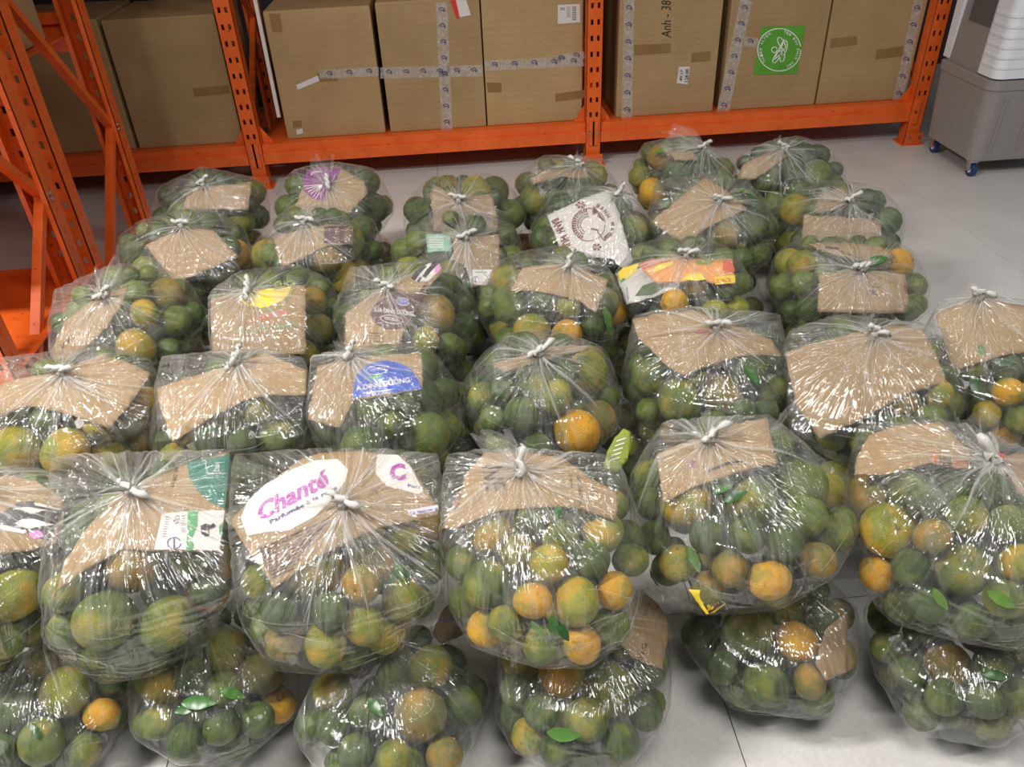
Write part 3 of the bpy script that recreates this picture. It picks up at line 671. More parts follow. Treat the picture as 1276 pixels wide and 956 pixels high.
B('B1', (143, 318, 275, 368), (230, 318), .37, kp(1, 600, 748), 'second-row left bag with plain kite-shaped card',
  '1:440,870,55,d 515,900,42,g 620,945,45,g 680,915,50,d 768,912,50,g 812,865,45,o 425,815,35,d 560,870,40,d 760,820,35,d 430,920,40,d 560,930,35,d', [kpoly(1, (480, 812), (560, 775), (640, 755), (705, 762), (790, 850), (680, 895), (580, 937))], kn=(1, .1))
B('B2', (313, 485, 267, 365), (398, 312), .37, kp(1, 1005, 737), 'second-row bag with dark square print on card',
  '1:865,870,48,y 905,850,35,g 1090,860,50,b 1190,825,50,g 1150,915,55,y 1235,890,48,y 1200,770,40,d 1040,915,60,g 965,900,40,d 1220,830,35,d 880,915,35,g', [kpoly(1, (905, 785), (1000, 760), (1080, 742), (1165, 748), (1167, 806), (1085, 812), (1010, 850), (930, 887))], kn=(1, .2))
B('B3', (487, 655, 285, 365), (570, 318), .36, kp(2, 478, 790), 'second-row bag with torn card and pale green label',
  '2:260,830,42,g 300,880,45,y 320,820,40,g 640,840,38,g 380,840,45,d 420,890,40,b 620,790,35,d 625,885,32,d 340,900,40,d', [kpoly(2, (435, 860), (440, 785), (590, 775), (592, 895), (570, 940), (500, 950), (480, 880)), kpoly(2, (345, 775), (428, 775), (432, 830), (350, 835))], kn=(.6, -.2))
B('B4', (655, 822, 235, 345), (740, 292), .37, kp(2, 985, 645), 'second-row bag under the white round-print sheet',
  '2:735,760,50,g 740,830,50,g 690,800,42,d 1045,765,55,g 1085,805,45,d 1010,705,40,d 1060,840,45,g 710,725,40,d 700,850,38,d 880,700,45,d', [kpoly(2, (748, 712), (850, 665), (950, 628), (985, 700), (1010, 790), (1035, 862), (1005, 895), (960, 855), (800, 850), (775, 780))], kn=(.3, -.3), tilt=.8)
B('B5', (808, 965, 222, 352), (886, 288), .38, kp(3, 265, 668), 'second-row bag with plain diamond-shaped card',
  '3:280,800,55,b 390,865,42,g 370,765,50,d 80,800,40,d 120,825,40,g 410,700,45,d 330,850,38,d 400,915,35,d 60,760,35,g 210,820,45,d 420,800,35,d 350,920,35,d', [kpoly(3, (40, 735), (130, 660), (220, 583), (290, 630), (358, 690), (240, 745), (150, 805))], kn=(1, .2), leaves='3:350,645,60,25 370,660,50,40')
B('B6', (960, 1120, 228, 335), (1040, 284), .37, kp(3, 700, 668), 'second-row right bag with two plain cards',
  '3:510,715,55,y 490,810,45,y 462,760,32,g 765,670,45,d 820,740,45,g 830,790,35,d 795,650,40,g 560,700,38,g 720,690,40,d 480,860,35,d', [kpoly(3, (545, 712), (640, 715), (715, 722), (800, 730), (803, 825), (670, 825), (538, 820)), kpoly(3, (585, 695), (600, 640), (680, 615), (705, 640), (668, 690), (590, 705))], kn=(.8, -.4))
B('C1', (63, 262, 338, 465), (158, 402), .37, kp(4, 345, 188), 'third-row left bag with code-printed card',
  '4:575,210,50,b 485,250,45,y 450,325,60,y 570,285,50,g 560,380,48,g 640,370,50,g 360,345,50,d 410,260,42,g 645,300,40,d 625,240,40,d 500,190,42,g 515,340,40,d 310,370,40,d', [kpoly(4, (170, 365), (215, 265), (330, 180), (425, 148), (400, 215), (350, 290), (270, 365), (190, 420))], kn=(-.8, .8), flap=kp(4, 370, 90), tilt=.4)
B('C2', (260, 427, 340, 460), (342, 398), .37, kp(4, 822, 165), 'third-row bag with yellow circle printed card',
  '4:1050,225,45,b 1060,295,45,b 1035,360,45,y 1105,335,45,d 1095,390,40,d 1060,165,35,d 1110,260,35,d 980,420,40,d', [kpoly(4, (697, 190), (760, 175), (1010, 145), (1012, 260), (1012, 375), (850, 380), (700, 378))], kn=(-.1, 1), tilt=.9)
B('C3', (412, 592, 320, 475), (505, 400), .37, kp(5, 215, 160), 'third-row bag with brown oval on card',
  '5:395,165,60,d 390,260,72,b 340,350,45,y 440,395,50,b 455,115,40,d 465,200,40,d 472,310,42,d 60,245,38,d 420,330,40,g 480,390,35,g 310,400,40,d 470,450,40,d', [kpoly(5, (80, 240), (180, 165), (300, 110), (392, 78), (400, 105), (345, 165), (300, 250), (250, 355), (80, 365))], kn=(-.9, -.3), leaves='5:440,130,50,60', tilt=.4)
B('C4', (592, 785, 322, 450), (688, 378), .37, kp(5, 820, 80), 'third-row bag with plain card and many yellowish oranges',
  '5:600,145,48,y 550,205,45,g 625,225,58,g 570,300,48,y 705,290,60,y 645,345,50,y 810,290,48,o 810,235,38,y 930,230,52,g 985,240,42,o 990,340,40,g 740,215,42,d 880,330,40,g 560,345,40,g 900,300,40,d 530,260,35,g', [kpoly(5, (665, 90), (750, 76), (830, 75), (950, 130), (930, 185), (910, 238), (850, 195), (800, 185), (720, 168), (625, 165))], kn=(.3, -.8), leaves='5:940,260,60,70')
B('C5', (765, 937, 312, 412), (850, 358), .37, kp(6, 155, 50), 'third-row bag with bright yellow-red printed sheet',
  '6:200,180,60,b 115,215,42,o 320,220,42,y 232,222,40,y 50,200,40,d 290,175,40,d 335,165,32,g 330,270,35,d 160,240,35,y|5:1110,230,45,d 1070,200,40,d', [kpoly(6, (0, 82), (80, 62), (160, 58), (310, 65), (320, 140), (240, 140), (200, 118), (150, 135), (60, 140)), kpoly(5, (975, 110), (1165, 68), (1172, 160), (1090, 190), (1012, 212))], kn=(.9, .1))
B('C6', (945, 1162, 300, 412), (1055, 356), .37, kp(6, 735, 97), 'third-row right bag with leaf beside its knot',
  '6:480,110,50,y 500,190,55,b 430,195,42,g 540,80,45,y 545,150,40,g 560,215,40,d 870,95,50,o 915,160,45,g 935,185,40,g 430,240,30,d 905,215,40,g 480,245,40,g 840,70,40,b', [kpoly(6, (597, 112), (690, 98), (790, 100), (880, 112), (895, 200), (885, 238), (740, 240), (593, 236)), kpoly(6, (560, 10), (690, 5), (800, 18), (850, 55), (760, 70), (640, 45))], kn=(-.6, .1), leaves='6:785,72,60,-25 755,95,45,-10')
B('D1', (-6, 200, 440, 622), (97, 522), .37, kp(4, 205, 440), 'fourth-row left bag with wide plain card',
  '4:90,600,55,g 70,712,70,y 215,665,74,y 200,785,75,g 335,742,66,y 415,638,62,b 490,565,50,o 300,640,35,y 500,640,40,b 310,830,45,g 145,625,40,d 10,660,45,g 465,705,45,b 60,800,45,g 420,780,45,d', [kpoly(4, (-60, 500), (60, 455), (160, 440), (330, 380), (420, 400), (500, 440), (430, 540), (362, 622), (280, 590), (180, 562), (90, 545), (-30, 590))], kn=(1, .1))
B('D2', (195, 395, 430, 602), (295, 520), .37, kp(4, 780, 405), 'fourth-row bag with glare patches below plain card',
  '4:770,612,80,b 910,640,62,g 950,700,50,d 640,672,35,o 925,545,42,y 970,560,38,d 695,655,50,d 830,740,60,d 985,625,45,d 600,690,40,y 860,575,40,b 690,720,42,g 905,765,45,d 760,690,45,d', [kpoly(4, (518, 490), (600, 460), (700, 430), (790, 400), (880, 372), (1015, 430), (1017, 510), (900, 510), (800, 530), (690, 590), (570, 668), (540, 580))], kn=(.4, -.6))
B('D3', (380, 578, 436, 602), (480, 518), .37, kp(5, 95, 385), 'fourth-row bag with blue oval printed card',
  '5:172,570,62,g 285,560,50,d 392,560,75,d 310,660,80,g 165,660,70,d 400,450,60,d 430,510,50,d 455,640,45,g 60,645,50,d 410,730,50,y 400,670,50,g 265,710,60,d 235,610,40,d 475,580,40,g 340,500,45,d', [kpoly(5, (-12, 415), (110, 388), (220, 378), (330, 370), (336, 430), (335, 488), (240, 510), (108, 527), (85, 570), (60, 618), (-42, 592), (-30, 500))], kn=(.5, -.9), tilt=.4)
B('D4', (576, 772, 426, 560), (675, 492), .37, kp(5, 722, 378), 'fourth-row bag with sliver of dark-edged card',
  '5:725,475,82,g 545,545,55,g 605,500,42,d 888,455,82,y 820,600,76,o 925,580,60,b 670,600,60,d 610,590,45,g 525,640,42,b 905,395,45,b 790,440,45,d 575,650,45,y 950,500,42,g 500,490,45,d 750,545,55,g 690,650,50,d 620,440,50,d', [kpoly(5, (570, 405), (690, 375), (760, 350), (880, 345), (885, 360), (765, 388), (680, 410), (600, 435))], kn=(.5, -.3))
B('D5', (775, 987, 388, 560), (880, 472), .37, kp(6, 255, 290), 'fourth-row bag with red-marked card under knot',
  '6:35,462,60,g 140,522,82,g 280,482,70,b 20,590,50,y 110,640,50,b 240,592,55,g 365,440,50,d 432,500,60,d 420,555,45,d 30,395,45,d 330,560,42,d 175,450,42,g -25,500,40,g 400,430,40,g 300,400,40,d 60,540,40,g', [kpoly(6, (-22, 262), (60, 240), (180, 232), (300, 270), (440, 328), (475, 382), (400, 378), (330, 382), (240, 410), (150, 446), (100, 420), (40, 360), (0, 320))], kn=(1, .1), leaves='6:370,452,60,70')
B('D6', (975, 1188, 390, 602), (1082, 486), .38, kp(6, 780, 312), 'fourth-row bag covered by huge plain card',
  '6:668,650,55,g 890,545,48,b 990,510,45,y 950,578,42,g 540,300,60,g 600,290,40,d 960,300,45,g 1000,400,38,d 790,600,42,d 500,340,40,d 985,350,40,g 835,610,42,d 685,710,42,d 740,640,40,g', [kpoly(6, (485, 372), (550, 345), (620, 330), (730, 300), (840, 280), (940, 290), (985, 380), (1022, 470), (900, 500), (830, 540), (740, 592), (670, 620), (600, 656), (560, 600), (520, 542), (500, 450))], kn=(.9, .5), tilt=.6)
B('D7', (1148, 1330, 362, 560), (1238, 468), .37, kp(6, 1125, 188), 'fourth-row right bag cut by the picture edge',
  '6:1140,542,68,g 1060,500,42,g 1255,520,42,o 1200,600,50,b 1220,450,50,d 1100,450,42,g 1265,600,42,g 1180,590,42,y 1050,570,38,d 1310,520,50,g 1340,440,50,d 1300,600,45,g', [kpoly(6, (980, 238), (1060, 205), (1130, 190), (1275, 215), (1340, 260), (1330, 370), (1230, 372), (1130, 402), (1040, 432), (1010, 330))], kn=(1, .3), leaves='6:1120,482,60,60 1133,370,40,80 1210,400,50,20')
B('E1', (-115, 92, 592, 842), (-12, 705), .38, (-34, 608), 'front upper-left bag with zebra-striped card',
  '7:30,400,85,y 112,262,62,y 20,240,60,g 155,330,50,b -60,500,70,g 100,570,70,y 20,520,52,g 40,650,50,b 150,470,42,d -80,350,70,g -60,640,60,d 170,400,35,g 95,650,42,g', [kpoly(7, (-120, 120), (-90, 10), (20, -10), (120, 10), (212, 68), (198, 150), (185, 215), (100, 240), (0, 250), (-100, 260))], rz=.185, kn=(-1, 0))
B('E2', (60, 312, 560, 850), (186, 695), .38, kp(4, 435, 832), 'front upper bag with dark green corner on card',
  '7:455,330,92,b 615,298,68,g 732,305,52,b 722,430,68,o 570,455,88,g 345,490,92,g 225,420,65,g 665,375,42,d 680,530,50,d 765,370,35,d 250,500,60,g 440,580,60,d 560,560,50,g 780,260,35,d 320,590,50,g', [kpoly(4, (180, 1180), (215, 1060), (280, 960), (380, 850), (500, 790), (600, 745), (755, 700), (752, 800), (742, 905), (730, 1028), (600, 1028), (500, 1025), (400, 1020), (280, 1090), (160, 1180))], rz=.185, kn=(.9, .5), flap=kp(4, 400, 790))
B('E3', (284, 560, 562, 842), (420, 692), .38, kp(7, 1135, 88), 'front upper bag with magenta script card',
  '7:1060,350,92,b 1200,300,80,b 1095,530,72,y 960,545,58,b 875,360,50,g 930,420,45,d 1235,520,62,y|8:150,235,60,y 272,200,55,y 382,182,38,o 355,310,65,g 270,400,65,y 300,512,58,o 185,520,60,y 130,340,60,b 335,440,42,g 110,600,42,g 60,420,50,d', [[(286, 650), (322, 612), (375, 572), (402, 564), (445, 562), (503, 568), (522, 595), (547, 634), (545, 642), (475, 657), (440, 672), (400, 692), (341, 733), (330, 715), (306, 682)]], rz=.185, kn=(.9, .4), leaves='8:255,310,50,80 285,320,50,75 240,330,45,110')
B('E4', (550, 808, 547, 828), (678, 695), .38, kp(5, 662, 762), 'front upper middle bag with vertical NE print on card',
  '8:560,205,80,y 550,340,76,g 812,370,75,y 920,212,66,y 685,462,45,o 870,525,65,o 968,402,50,o 620,470,50,g 700,140,50,d 1022,250,55,g 1000,110,50,g 650,262,60,b 722,275,32,y 450,235,42,g 740,540,42,g 582,470,32,o 1035,170,42,d 490,400,42,g 880,305,50,d 760,200,50,g 480,290,40,g 950,480,40,g', [kpoly(5, (450, 850), (480, 770), (540, 702), (660, 700), (800, 718), (900, 790), (985, 832), (975, 925), (900, 900), (830, 882), (720, 882), (600, 892), (520, 920), (450, 952), (400, 952), (420, 900))], rz=.185, kn=(0, -1), leaves='8:780,120,50,100 770,490,60,80 715,500,45,50 800,505,55,60', flap=kp(5, 520, 690))
B('E5', (780, 1062, 520, 768), (920, 640), .38, kp(6, 235, 660), 'front upper bag with slitted plain card',
  '6:180,905,80,y 520,805,80,g 648,870,60,y 372,892,82,g 550,935,68,g 480,745,50,d 30,780,60,g 40,870,50,d|9:408,265,66,o 145,290,60,y 310,290,50,b 590,262,45,b 60,205,50,d 245,200,58,d 665,110,45,g 480,230,50,d 640,180,42,g 70,320,45,g 360,200,45,d 230,340,40,b', [kpoly(6, (60, 702), (170, 660), (290, 612), (425, 586), (440, 660), (457, 742), (400, 746), (300, 775), (180, 815), (82, 866))], rz=.185, kn=(.8, -.5), leaves='6:320,850,60,-20 280,822,55,-35|9:180,270,65,60 60,330,55,90', tilt=.5)
B('E6', (1052, 1312, 527, 796), (1182, 668), .38, kp(6, 1160, 755), 'front upper right bag with long white knot',
  '6:765,842,68,b 895,815,58,g|9:855,205,85,y 1110,140,60,g 1112,285,85,g 790,290,50,o 1230,180,52,g 945,150,50,d 930,330,60,d 1210,390,60,g 1030,222,42,b 1245,275,50,y 870,420,50,d 1200,115,50,d 985,400,50,d 1255,420,50,d 1080,440,50,d 1320,200,60,g 1320,330,60,g', [kpoly(6, (712, 775), (720, 720), (760, 645), (850, 612), (1000, 600), (1100, 700), (1090, 755), (960, 735), (830, 772)), kpoly(6, (1165, 725), (1275, 700), (1345, 740), (1340, 850), (1240, 835))], rz=.185, kn=(-.6, -1), flap=kp(6, 1090, 610), leaves='9:1200,400,70,30 1000,400,60,60')
B('F1', (-20, 172, 790, 945), (76, 868), .13, None, 'bottom left bag on the floor',
  '7:205,715,75,y 322,790,40,o 60,690,50,d 150,855,70,g 350,705,50,d 60,790,60,d 260,860,50,g 40,870,42,d 300,640,45,d 120,640,50,b', [kpoly(7, (185, 512), (270, 560), (252, 605), (178, 592))], rz=.13, ry=.2, leaves='7:120,840,45,60')
B('F2', (165, 376, 770, 925), (271, 852), .13, None, 'second bottom bag on the floor from the left',
  '7:735,590,70,y 850,652,68,b 540,700,64,y 905,750,50,o 550,812,45,g 785,720,48,g 885,565,40,b 640,845,50,d 740,820,50,d 820,800,40,d 640,640,50,d 480,660,40,g', [], rz=.13, ry=.2, leaves='7:660,745,80,0 770,715,60,10 620,760,60,-20')
B('F3', (370, 612, 795, 958), (490, 880), .13, None, 'third bottom bag with purple-lettered card',
  '8:340,660,74,y 350,790,80,b 165,775,60,d 60,700,60,y 490,620,70,d 482,735,60,d 50,800,52,d 230,925,42,g 400,880,50,b 120,875,42,d 95,640,50,b 250,700,50,d 530,680,35,d', [kpoly(8, (368, 512), (400, 440), (440, 400), (500, 362), (507, 440), (505, 502), (400, 546))], rz=.13, ry=.2, leaves='8:180,760,60,50')
B('F4', (610, 850, 735, 938), (730, 850), .13, None, 'fourth bottom bag with card at its right shoulder',
  '8:662,612,68,y 812,698,75,o 982,690,85,g 900,835,68,g 700,835,50,y 640,705,50,d 1065,650,42,d 615,780,42,d 785,865,50,d 962,850,42,d 890,605,50,d 740,765,42,d 1040,760,45,d', [kpoly(8, (975, 532), (1010, 440), (1052, 362), (1110, 410), (1152, 472), (1145, 550), (1130, 632), (1050, 602))], rz=.135, ry=.2, leaves='8:805,845,80,0', tilt=.3)
B('F5', (848, 1072, 690, 876), (960, 792), .13, None, 'fifth bottom bag with yellow fruit at front',
  '9:475,425,76,y 350,495,78,g 525,560,64,o 205,490,55,d 672,320,55,g 420,685,70,d 285,600,50,d 560,650,50,b 655,425,50,b 330,410,45,d 650,560,50,b 600,480,45,d 230,420,45,d', [kpoly(9, (620, 500), (690, 440), (692, 640), (620, 670), (585, 610))], rz=.135, ry=.2, tilt=.2)
B('F6', (1078, 1310, 745, 878), (1192, 822), .13, None, 'rightmost bottom bag on the floor',
  '9:1060,605,68,b 1222,660,70,g 1140,645,50,d 805,470,50,g 855,560,50,g 920,640,50,d 1150,530,50,b 1100,700,42,d 1255,590,50,g 765,425,42,y 970,560,50,d 1000,690,42,d 1300,620,60,g', [], rz=.13, ry=.2, leaves='9:1180,655,60,10')

def ell_ray(px, py, C, ax):
    """front hit of the pixel ray with an ellipsoid; the nearest rim point if it misses"""
    d = ray(px, py); A = Vector((1/ax[0], 1/ax[1], 1/ax[2]))
    o = CAM-C; o2 = Vector((o.x*A.x, o.y*A.y, o.z*A.z)); d2 = Vector((d.x*A.x, d.y*A.y, d.z*A.z))
    a = d2.dot(d2); b = o2.dot(d2); c = o2.dot(o2)-1; D = b*b-a*c
    if D >= 0: t = (-b-math.sqrt(D))/a; return CAM+d*t
    q = o2-d2*(b/a); q = q.normalized(); return C+Vector((q.x*ax[0], q.y*ax[1], q.z*ax[2]))

# fruit meshes: lobed, flattened, with a dimple at the stem end
def fruit_bm(seed, sub=3):
    bm = bmesh.new(); bmesh.ops.create_icosphere(bm, subdivisions=sub, radius=1)
    for v in bm.verts:
        c = v.co.copy(); u = c.normalized(); r = 1+.035*noise.noise(u*1.6+Vector((seed*9, 0, 0)))+.012*noise.noise(u*5+Vector((0, seed*7, 0)))
        pol = max(0, u.z); r -= .10*math.exp(-((1-pol)/.035)); r -= .04*math.exp(-((1+min(0, u.z))/.03))
        v.co = Vector((u.x*r, u.y*r, u.z*r*.91))
    return bm
FRUIT = {}
for s in range(4):
    bm = fruit_bm(s); me = bpy.data.meshes.new('orange'); bm.to_mesh(me); bm.free(); me.polygons.foreach_set('use_smooth', [True]*len(me.polygons))
    for k in FM:
        q = me.copy(); q.materials.append(FM[k]); FRUIT[(s, k)] = q
bm = bmesh.new(); n = 5; c = bm.verts.new((0, 0, .85)); rg = []
for i in range(n*2):
    a = math.pi*i/n; r = .13 if i % 2 == 0 else .06; rg.append(bm.verts.new((r*math.cos(a), r*math.sin(a), .845+ (.02 if i % 2 == 0 else 0))))
top = [bm.verts.new((.035*math.cos(2*math.pi*i/n), .035*math.sin(2*math.pi*i/n), .90)) for i in range(n)]
for i in range(n*2): bm.faces.new((c, rg[i], rg[(i+1) % (n*2)]))
for i in range(n): bm.faces.new((c, top[i], top[(i+1) % n]))
bm.faces.new(top); M_stem = plain('stem_scar', srgb(96, 104, 58), .7); CAL = bpy.data.meshes.new('stem'); bm.to_mesh(CAL); bm.free(); CAL.materials.append(M_stem)
LOW = []
for s in range(3):
    bm = fruit_bm(s+20, 2); bm.verts.ensure_lookup_table()
    LOW.append((np.array([v.co[:] for v in bm.verts]), np.array([[v.index for v in f.verts] for f in bm.faces]))); bm.free()
def leaf_me(seed):
    L_, W = 1.0, .42; V = []; Fc = []; n = 10
    for i in range(n+1):
        t = i/n; w_ = W*.5*math.sin(math.pi*min(1, t*1.02))**.75*(1-.25*t)+.004; z = .12*math.sin(t*2.4+seed)
        V += [(-w_, t*L_-.5, z+.10*w_/W+.02*math.sin(t*19+seed)), (0, t*L_-.5, z), (w_, t*L_-.5, z+.10*w_/W+.02*math.cos(t*17+seed))]
        if i < n:
            b = i*3; Fc += [(b, b+1, b+4, b+3), (b+1, b+2, b+5, b+4)]
    me = bpy.data.meshes.new('leaf'); me.from_pydata(V, [], Fc); me.polygons.foreach_set('use_smooth', [True]*len(me.polygons)); me.materials.append(M_leaf); return me
LEAF = [leaf_me(s*1.7) for s in range(3)]

class Sheet:
    """gently domed sheet of card: knows where a pixel ray meets it"""
    def __init__(s, o, n, k): s.o, s.n, s.k = o, n.normalized(), k; s.a = s.n.orthogonal().normalized(); s.b = s.n.cross(s.a)
    def h(s, p):
        q = p-s.o; a, b = q.dot(s.a), q.dot(s.b); r2 = a*a+b*b
        return -s.k*r2/(1+s.k*math.sqrt(r2)*1.2) + .004*noise.noise(Vector((a*14, b*14, s.o.x*3)))
    def P(s, px, py, off=0):
        d = ray(px, py); t = (s.o-CAM).dot(s.n)/d.dot(s.n)
        for _ in range(6):
            p = CAM+d*t; e = (p-s.o).dot(s.n)-s.h(p)-off; t -= e/d.dot(s.n)*.9
        return CAM+d*t
def jag(poly, amp=.9, step=5):
    out = []; n = len(poly)
    for i in range(n):
        a, b = poly[i], poly[(i+1) % n]; d = math.dist(a, b); k = max(1, int(d/step))
        for j in range(k): out.append((a[0]+(b[0]-a[0])*j/k+random.uniform(-amp, amp)*(j > 0), a[1]+(b[1]-a[1])*j/k+random.uniform(-amp, amp)*(j > 0)))
    return out

def relax(P, R, C, ax, fixed_shift, sheets, it=40):
    """push apart fruit that overlap, keep them inside the bag and below the cards"""
    P = P.copy(); n = len(P); P0 = P.copy(); ax = np.array(ax); C = np.array(C)
    for k in range(it):
        d = P[:, None]-P[None]; D = np.sqrt((d**2).sum(2))+1e-9; ov = (R[:, None]+R[None])*.985-D; np.fill_diagonal(ov, -1)
        m_ = ov > 0; mv = (d/D[..., None]*(ov*m_)[..., None]*.5).sum(1); P += mv*.7
        for sh, rad in sheets:
            o, nn = np.array(sh.o), np.array(sh.n); q = P-o; hh = q@nn; tg = q-hh[:, None]*nn; r2 = (tg**2).sum(1)
            lim = -sh.k*r2/(1+sh.k*np.sqrt(r2)*1.2)-R-.004; mk = (np.sqrt(r2) < rad)&(hh > lim); P -= (nn*(hh-lim)[:, None]*.5)*mk[:, None]
        q = (P-C)/(ax-R[:, None]*.97); l = np.sqrt((q**2).sum(1)); mk = l > 1; P[mk] = C+((q/l[:, None])*(ax-R[:, None]*.97))[mk]
        zmin = R*.9+.004; P[:, 2] = np.maximum(P[:, 2], zmin)
    return P

SD = dict(A1='far left back-row bag', A2='purple-ray card bag', A3='grey-lettered card bag', A4='bag behind white printed sheet', A5='back bag with large flap', A6='far right back-row bag',
 B1='kite-shaped card bag', B2='dark-square print bag', B3='pale green label bag', B4='white printed sheet bag', B5='diamond-shaped card bag', B6='bag with two plain cards',
 C1='number-coded card bag, left', C2='yellow circle card bag', C3='brown oval card bag', C4='third-row arched card bag', C5='bright yellow-red sheet bag', C6='bag with leaf at knot',
 D1='fourth-row left bag', D2='bag left of blue oval', D3='blue oval card bag', D4='thin card sliver bag', D5='red-marked card bag', D6='huge plain card bag', D7='fourth-row far right bag',
 E1='zebra-striped card bag', E2='green-cornered card bag', E3='magenta script card bag', E4='vertical NE print bag', E5='slitted card bag', E6='long white knot bag',
 F1='bottom leftmost bag', F2='second bottom bag', F3='third bottom bag, purple lettering', F4='fourth bottom bag', F5='fifth bottom bag', F6='bottom rightmost bag')
rank = []; stuff = []      # all fruit; the 300 largest in view become things of their own
SHEETS = {}; BINFO = {}
for nm, b in BAGS.items():
    x0, x1, y0, y1 = b['bb']; C = at_z(*b['c'], b['z']); dist = (C-CAM).dot(Fw)
    rx = min(.235, .5*(x1-x0)*dist/FPX); ax = (rx, b['ry'], b['rz']); b['C'] = C; b['ax'] = ax
    shs = []
    for ci, poly in enumerate(b['cards']):
        pcx = sum(p[0] for p in poly)/len(poly); pcy = sum(p[1] for p in poly)/len(poly)
        axs = tuple(a*(1.0-.02*ci) for a in ax); o = ell_ray(pcx, pcy, C, axs); q = o-C
        en = Vector((q.x/ax[0]**2, q.y/ax[1]**2, q.z/ax[2]**2)).normalized()
        n = (en*(1-b['tilt'])+Vector((0, -.55, .83))*b['tilt']).normalized()
        sh = Sheet(o, n, .9); pts = [sh.P(*p) for p in poly]; rad = sum((p-o).length for p in pts)/len(pts)
        shs.append((sh, rad*.9, poly))
    b['sh'] = shs
    fr = parse(b['fruit']); P = []; R = []
    for (px, py, r, k) in fr:
        e0 = ell_ray(px, py, C, ax); rr = r*(e0-CAM).dot(Fw)/FPX*1.14; rr = min(.060, max(.036, rr))
        P.append(ell_ray(px, py, C, tuple(a-rr for a in ax))); R.append(rr)
    P = np.array([tuple(p) for p in P]); R = np.array(R)
    P = relax(P, R, tuple(C), ax, None, [(s[0], s[1]) for s in shs])
    # unseen fruit packed behind and below the ones in view
    PF, RF = [], []
    for _ in range(2600):
        u = rng.uniform(-1, 1, 3); rr = rng.uniform(.030, .044)
        if (u**2).sum() > 1: continue
        p = np.array(tuple(C))+u*(np.array(ax)-rr)
        if p[2] < rr+.003: continue
        if any(np.sqrt(((P-p)**2).sum(1)) < (R+rr)*.93): continue
        if PF and any(np.sqrt(((np.array(PF)-p)**2).sum(1)) < (np.array(RF)+rr)*.93): continue
        if any((p-np.array(s[0].o)) @ np.array(s[0].n) > -rr*1.25 and np.linalg.norm(p-np.array(s[0].o)) < s[1]+.05 for s in shs): continue
        PF.append(p); RF.append(rr)
        if len(PF) >= 34: break
    b['P'], b['R'], b['PF'], b['RF'] = P, R, PF, RF
    for i, f in enumerate(fr):
        X, Y = topx(P[i]); rp = R[i]/(Vector(P[i])-CAM).dot(Fw)*FPX
        vis = (0 < X < 1276 and 0 < Y < 956)
        rank.append((-(rp if vis else rp*.3), nm, i, f[3], X, Y, rp))
    for p, r in zip(PF, RF): stuff.append((p, r, rng.choice(list('ddgg'))))
rank.sort(); chosen = {(r[1], r[2]) for r in rank[:300]}
ORD = ['first', 'second', 'third', 'fourth', 'fifth', 'sixth', 'seventh', 'eighth', 'ninth']
for nm, b in BAGS.items():
    mine = [r for r in rank if r[1] == nm and (nm, r[2]) in chosen]
    for r in rank:
        if r[1] == nm and (nm, r[2]) not in chosen: stuff.append((b['P'][r[2]], b['R'][r[2]], r[3]))
    mine.sort(key=lambda r: r[5]); nr = 3 if len(mine) > 5 else (2 if len(mine) > 2 else 1)
    rows = [mine[len(mine)*i//nr:len(mine)*(i+1)//nr] for i in range(nr)]
    for ri, row in enumerate(rows):
        rn = {3: ['top', 'middle', 'bottom'], 2: ['upper', 'lower'], 1: ['only']}[nr][ri]; row.sort(key=lambda r: r[4])
        for j, r in enumerate(row):
            k = r[3]; s = rng.randint(4); o = bpy.data.objects.new('orange', FRUIT[(s, k)]); COL.objects.link(o)
            o.location = b['P'][r[2]]; R_ = b['R'][r[2]]; o.scale = (R_,)*3
            o.rotation_euler = (rng.uniform(-1.6, 1.6), rng.uniform(-1, 1), rng.uniform(0, 6.28))
            tag(o, f"{CNAME[k]} orange, {ORD[j]} from left in {rn} row, {SD[nm]}", 'orange', 'oranges inside the clear bags')
            if r[6] > 17:
                c = bpy.data.objects.new('stem', CAL); COL.objects.link(c); c.parent = o

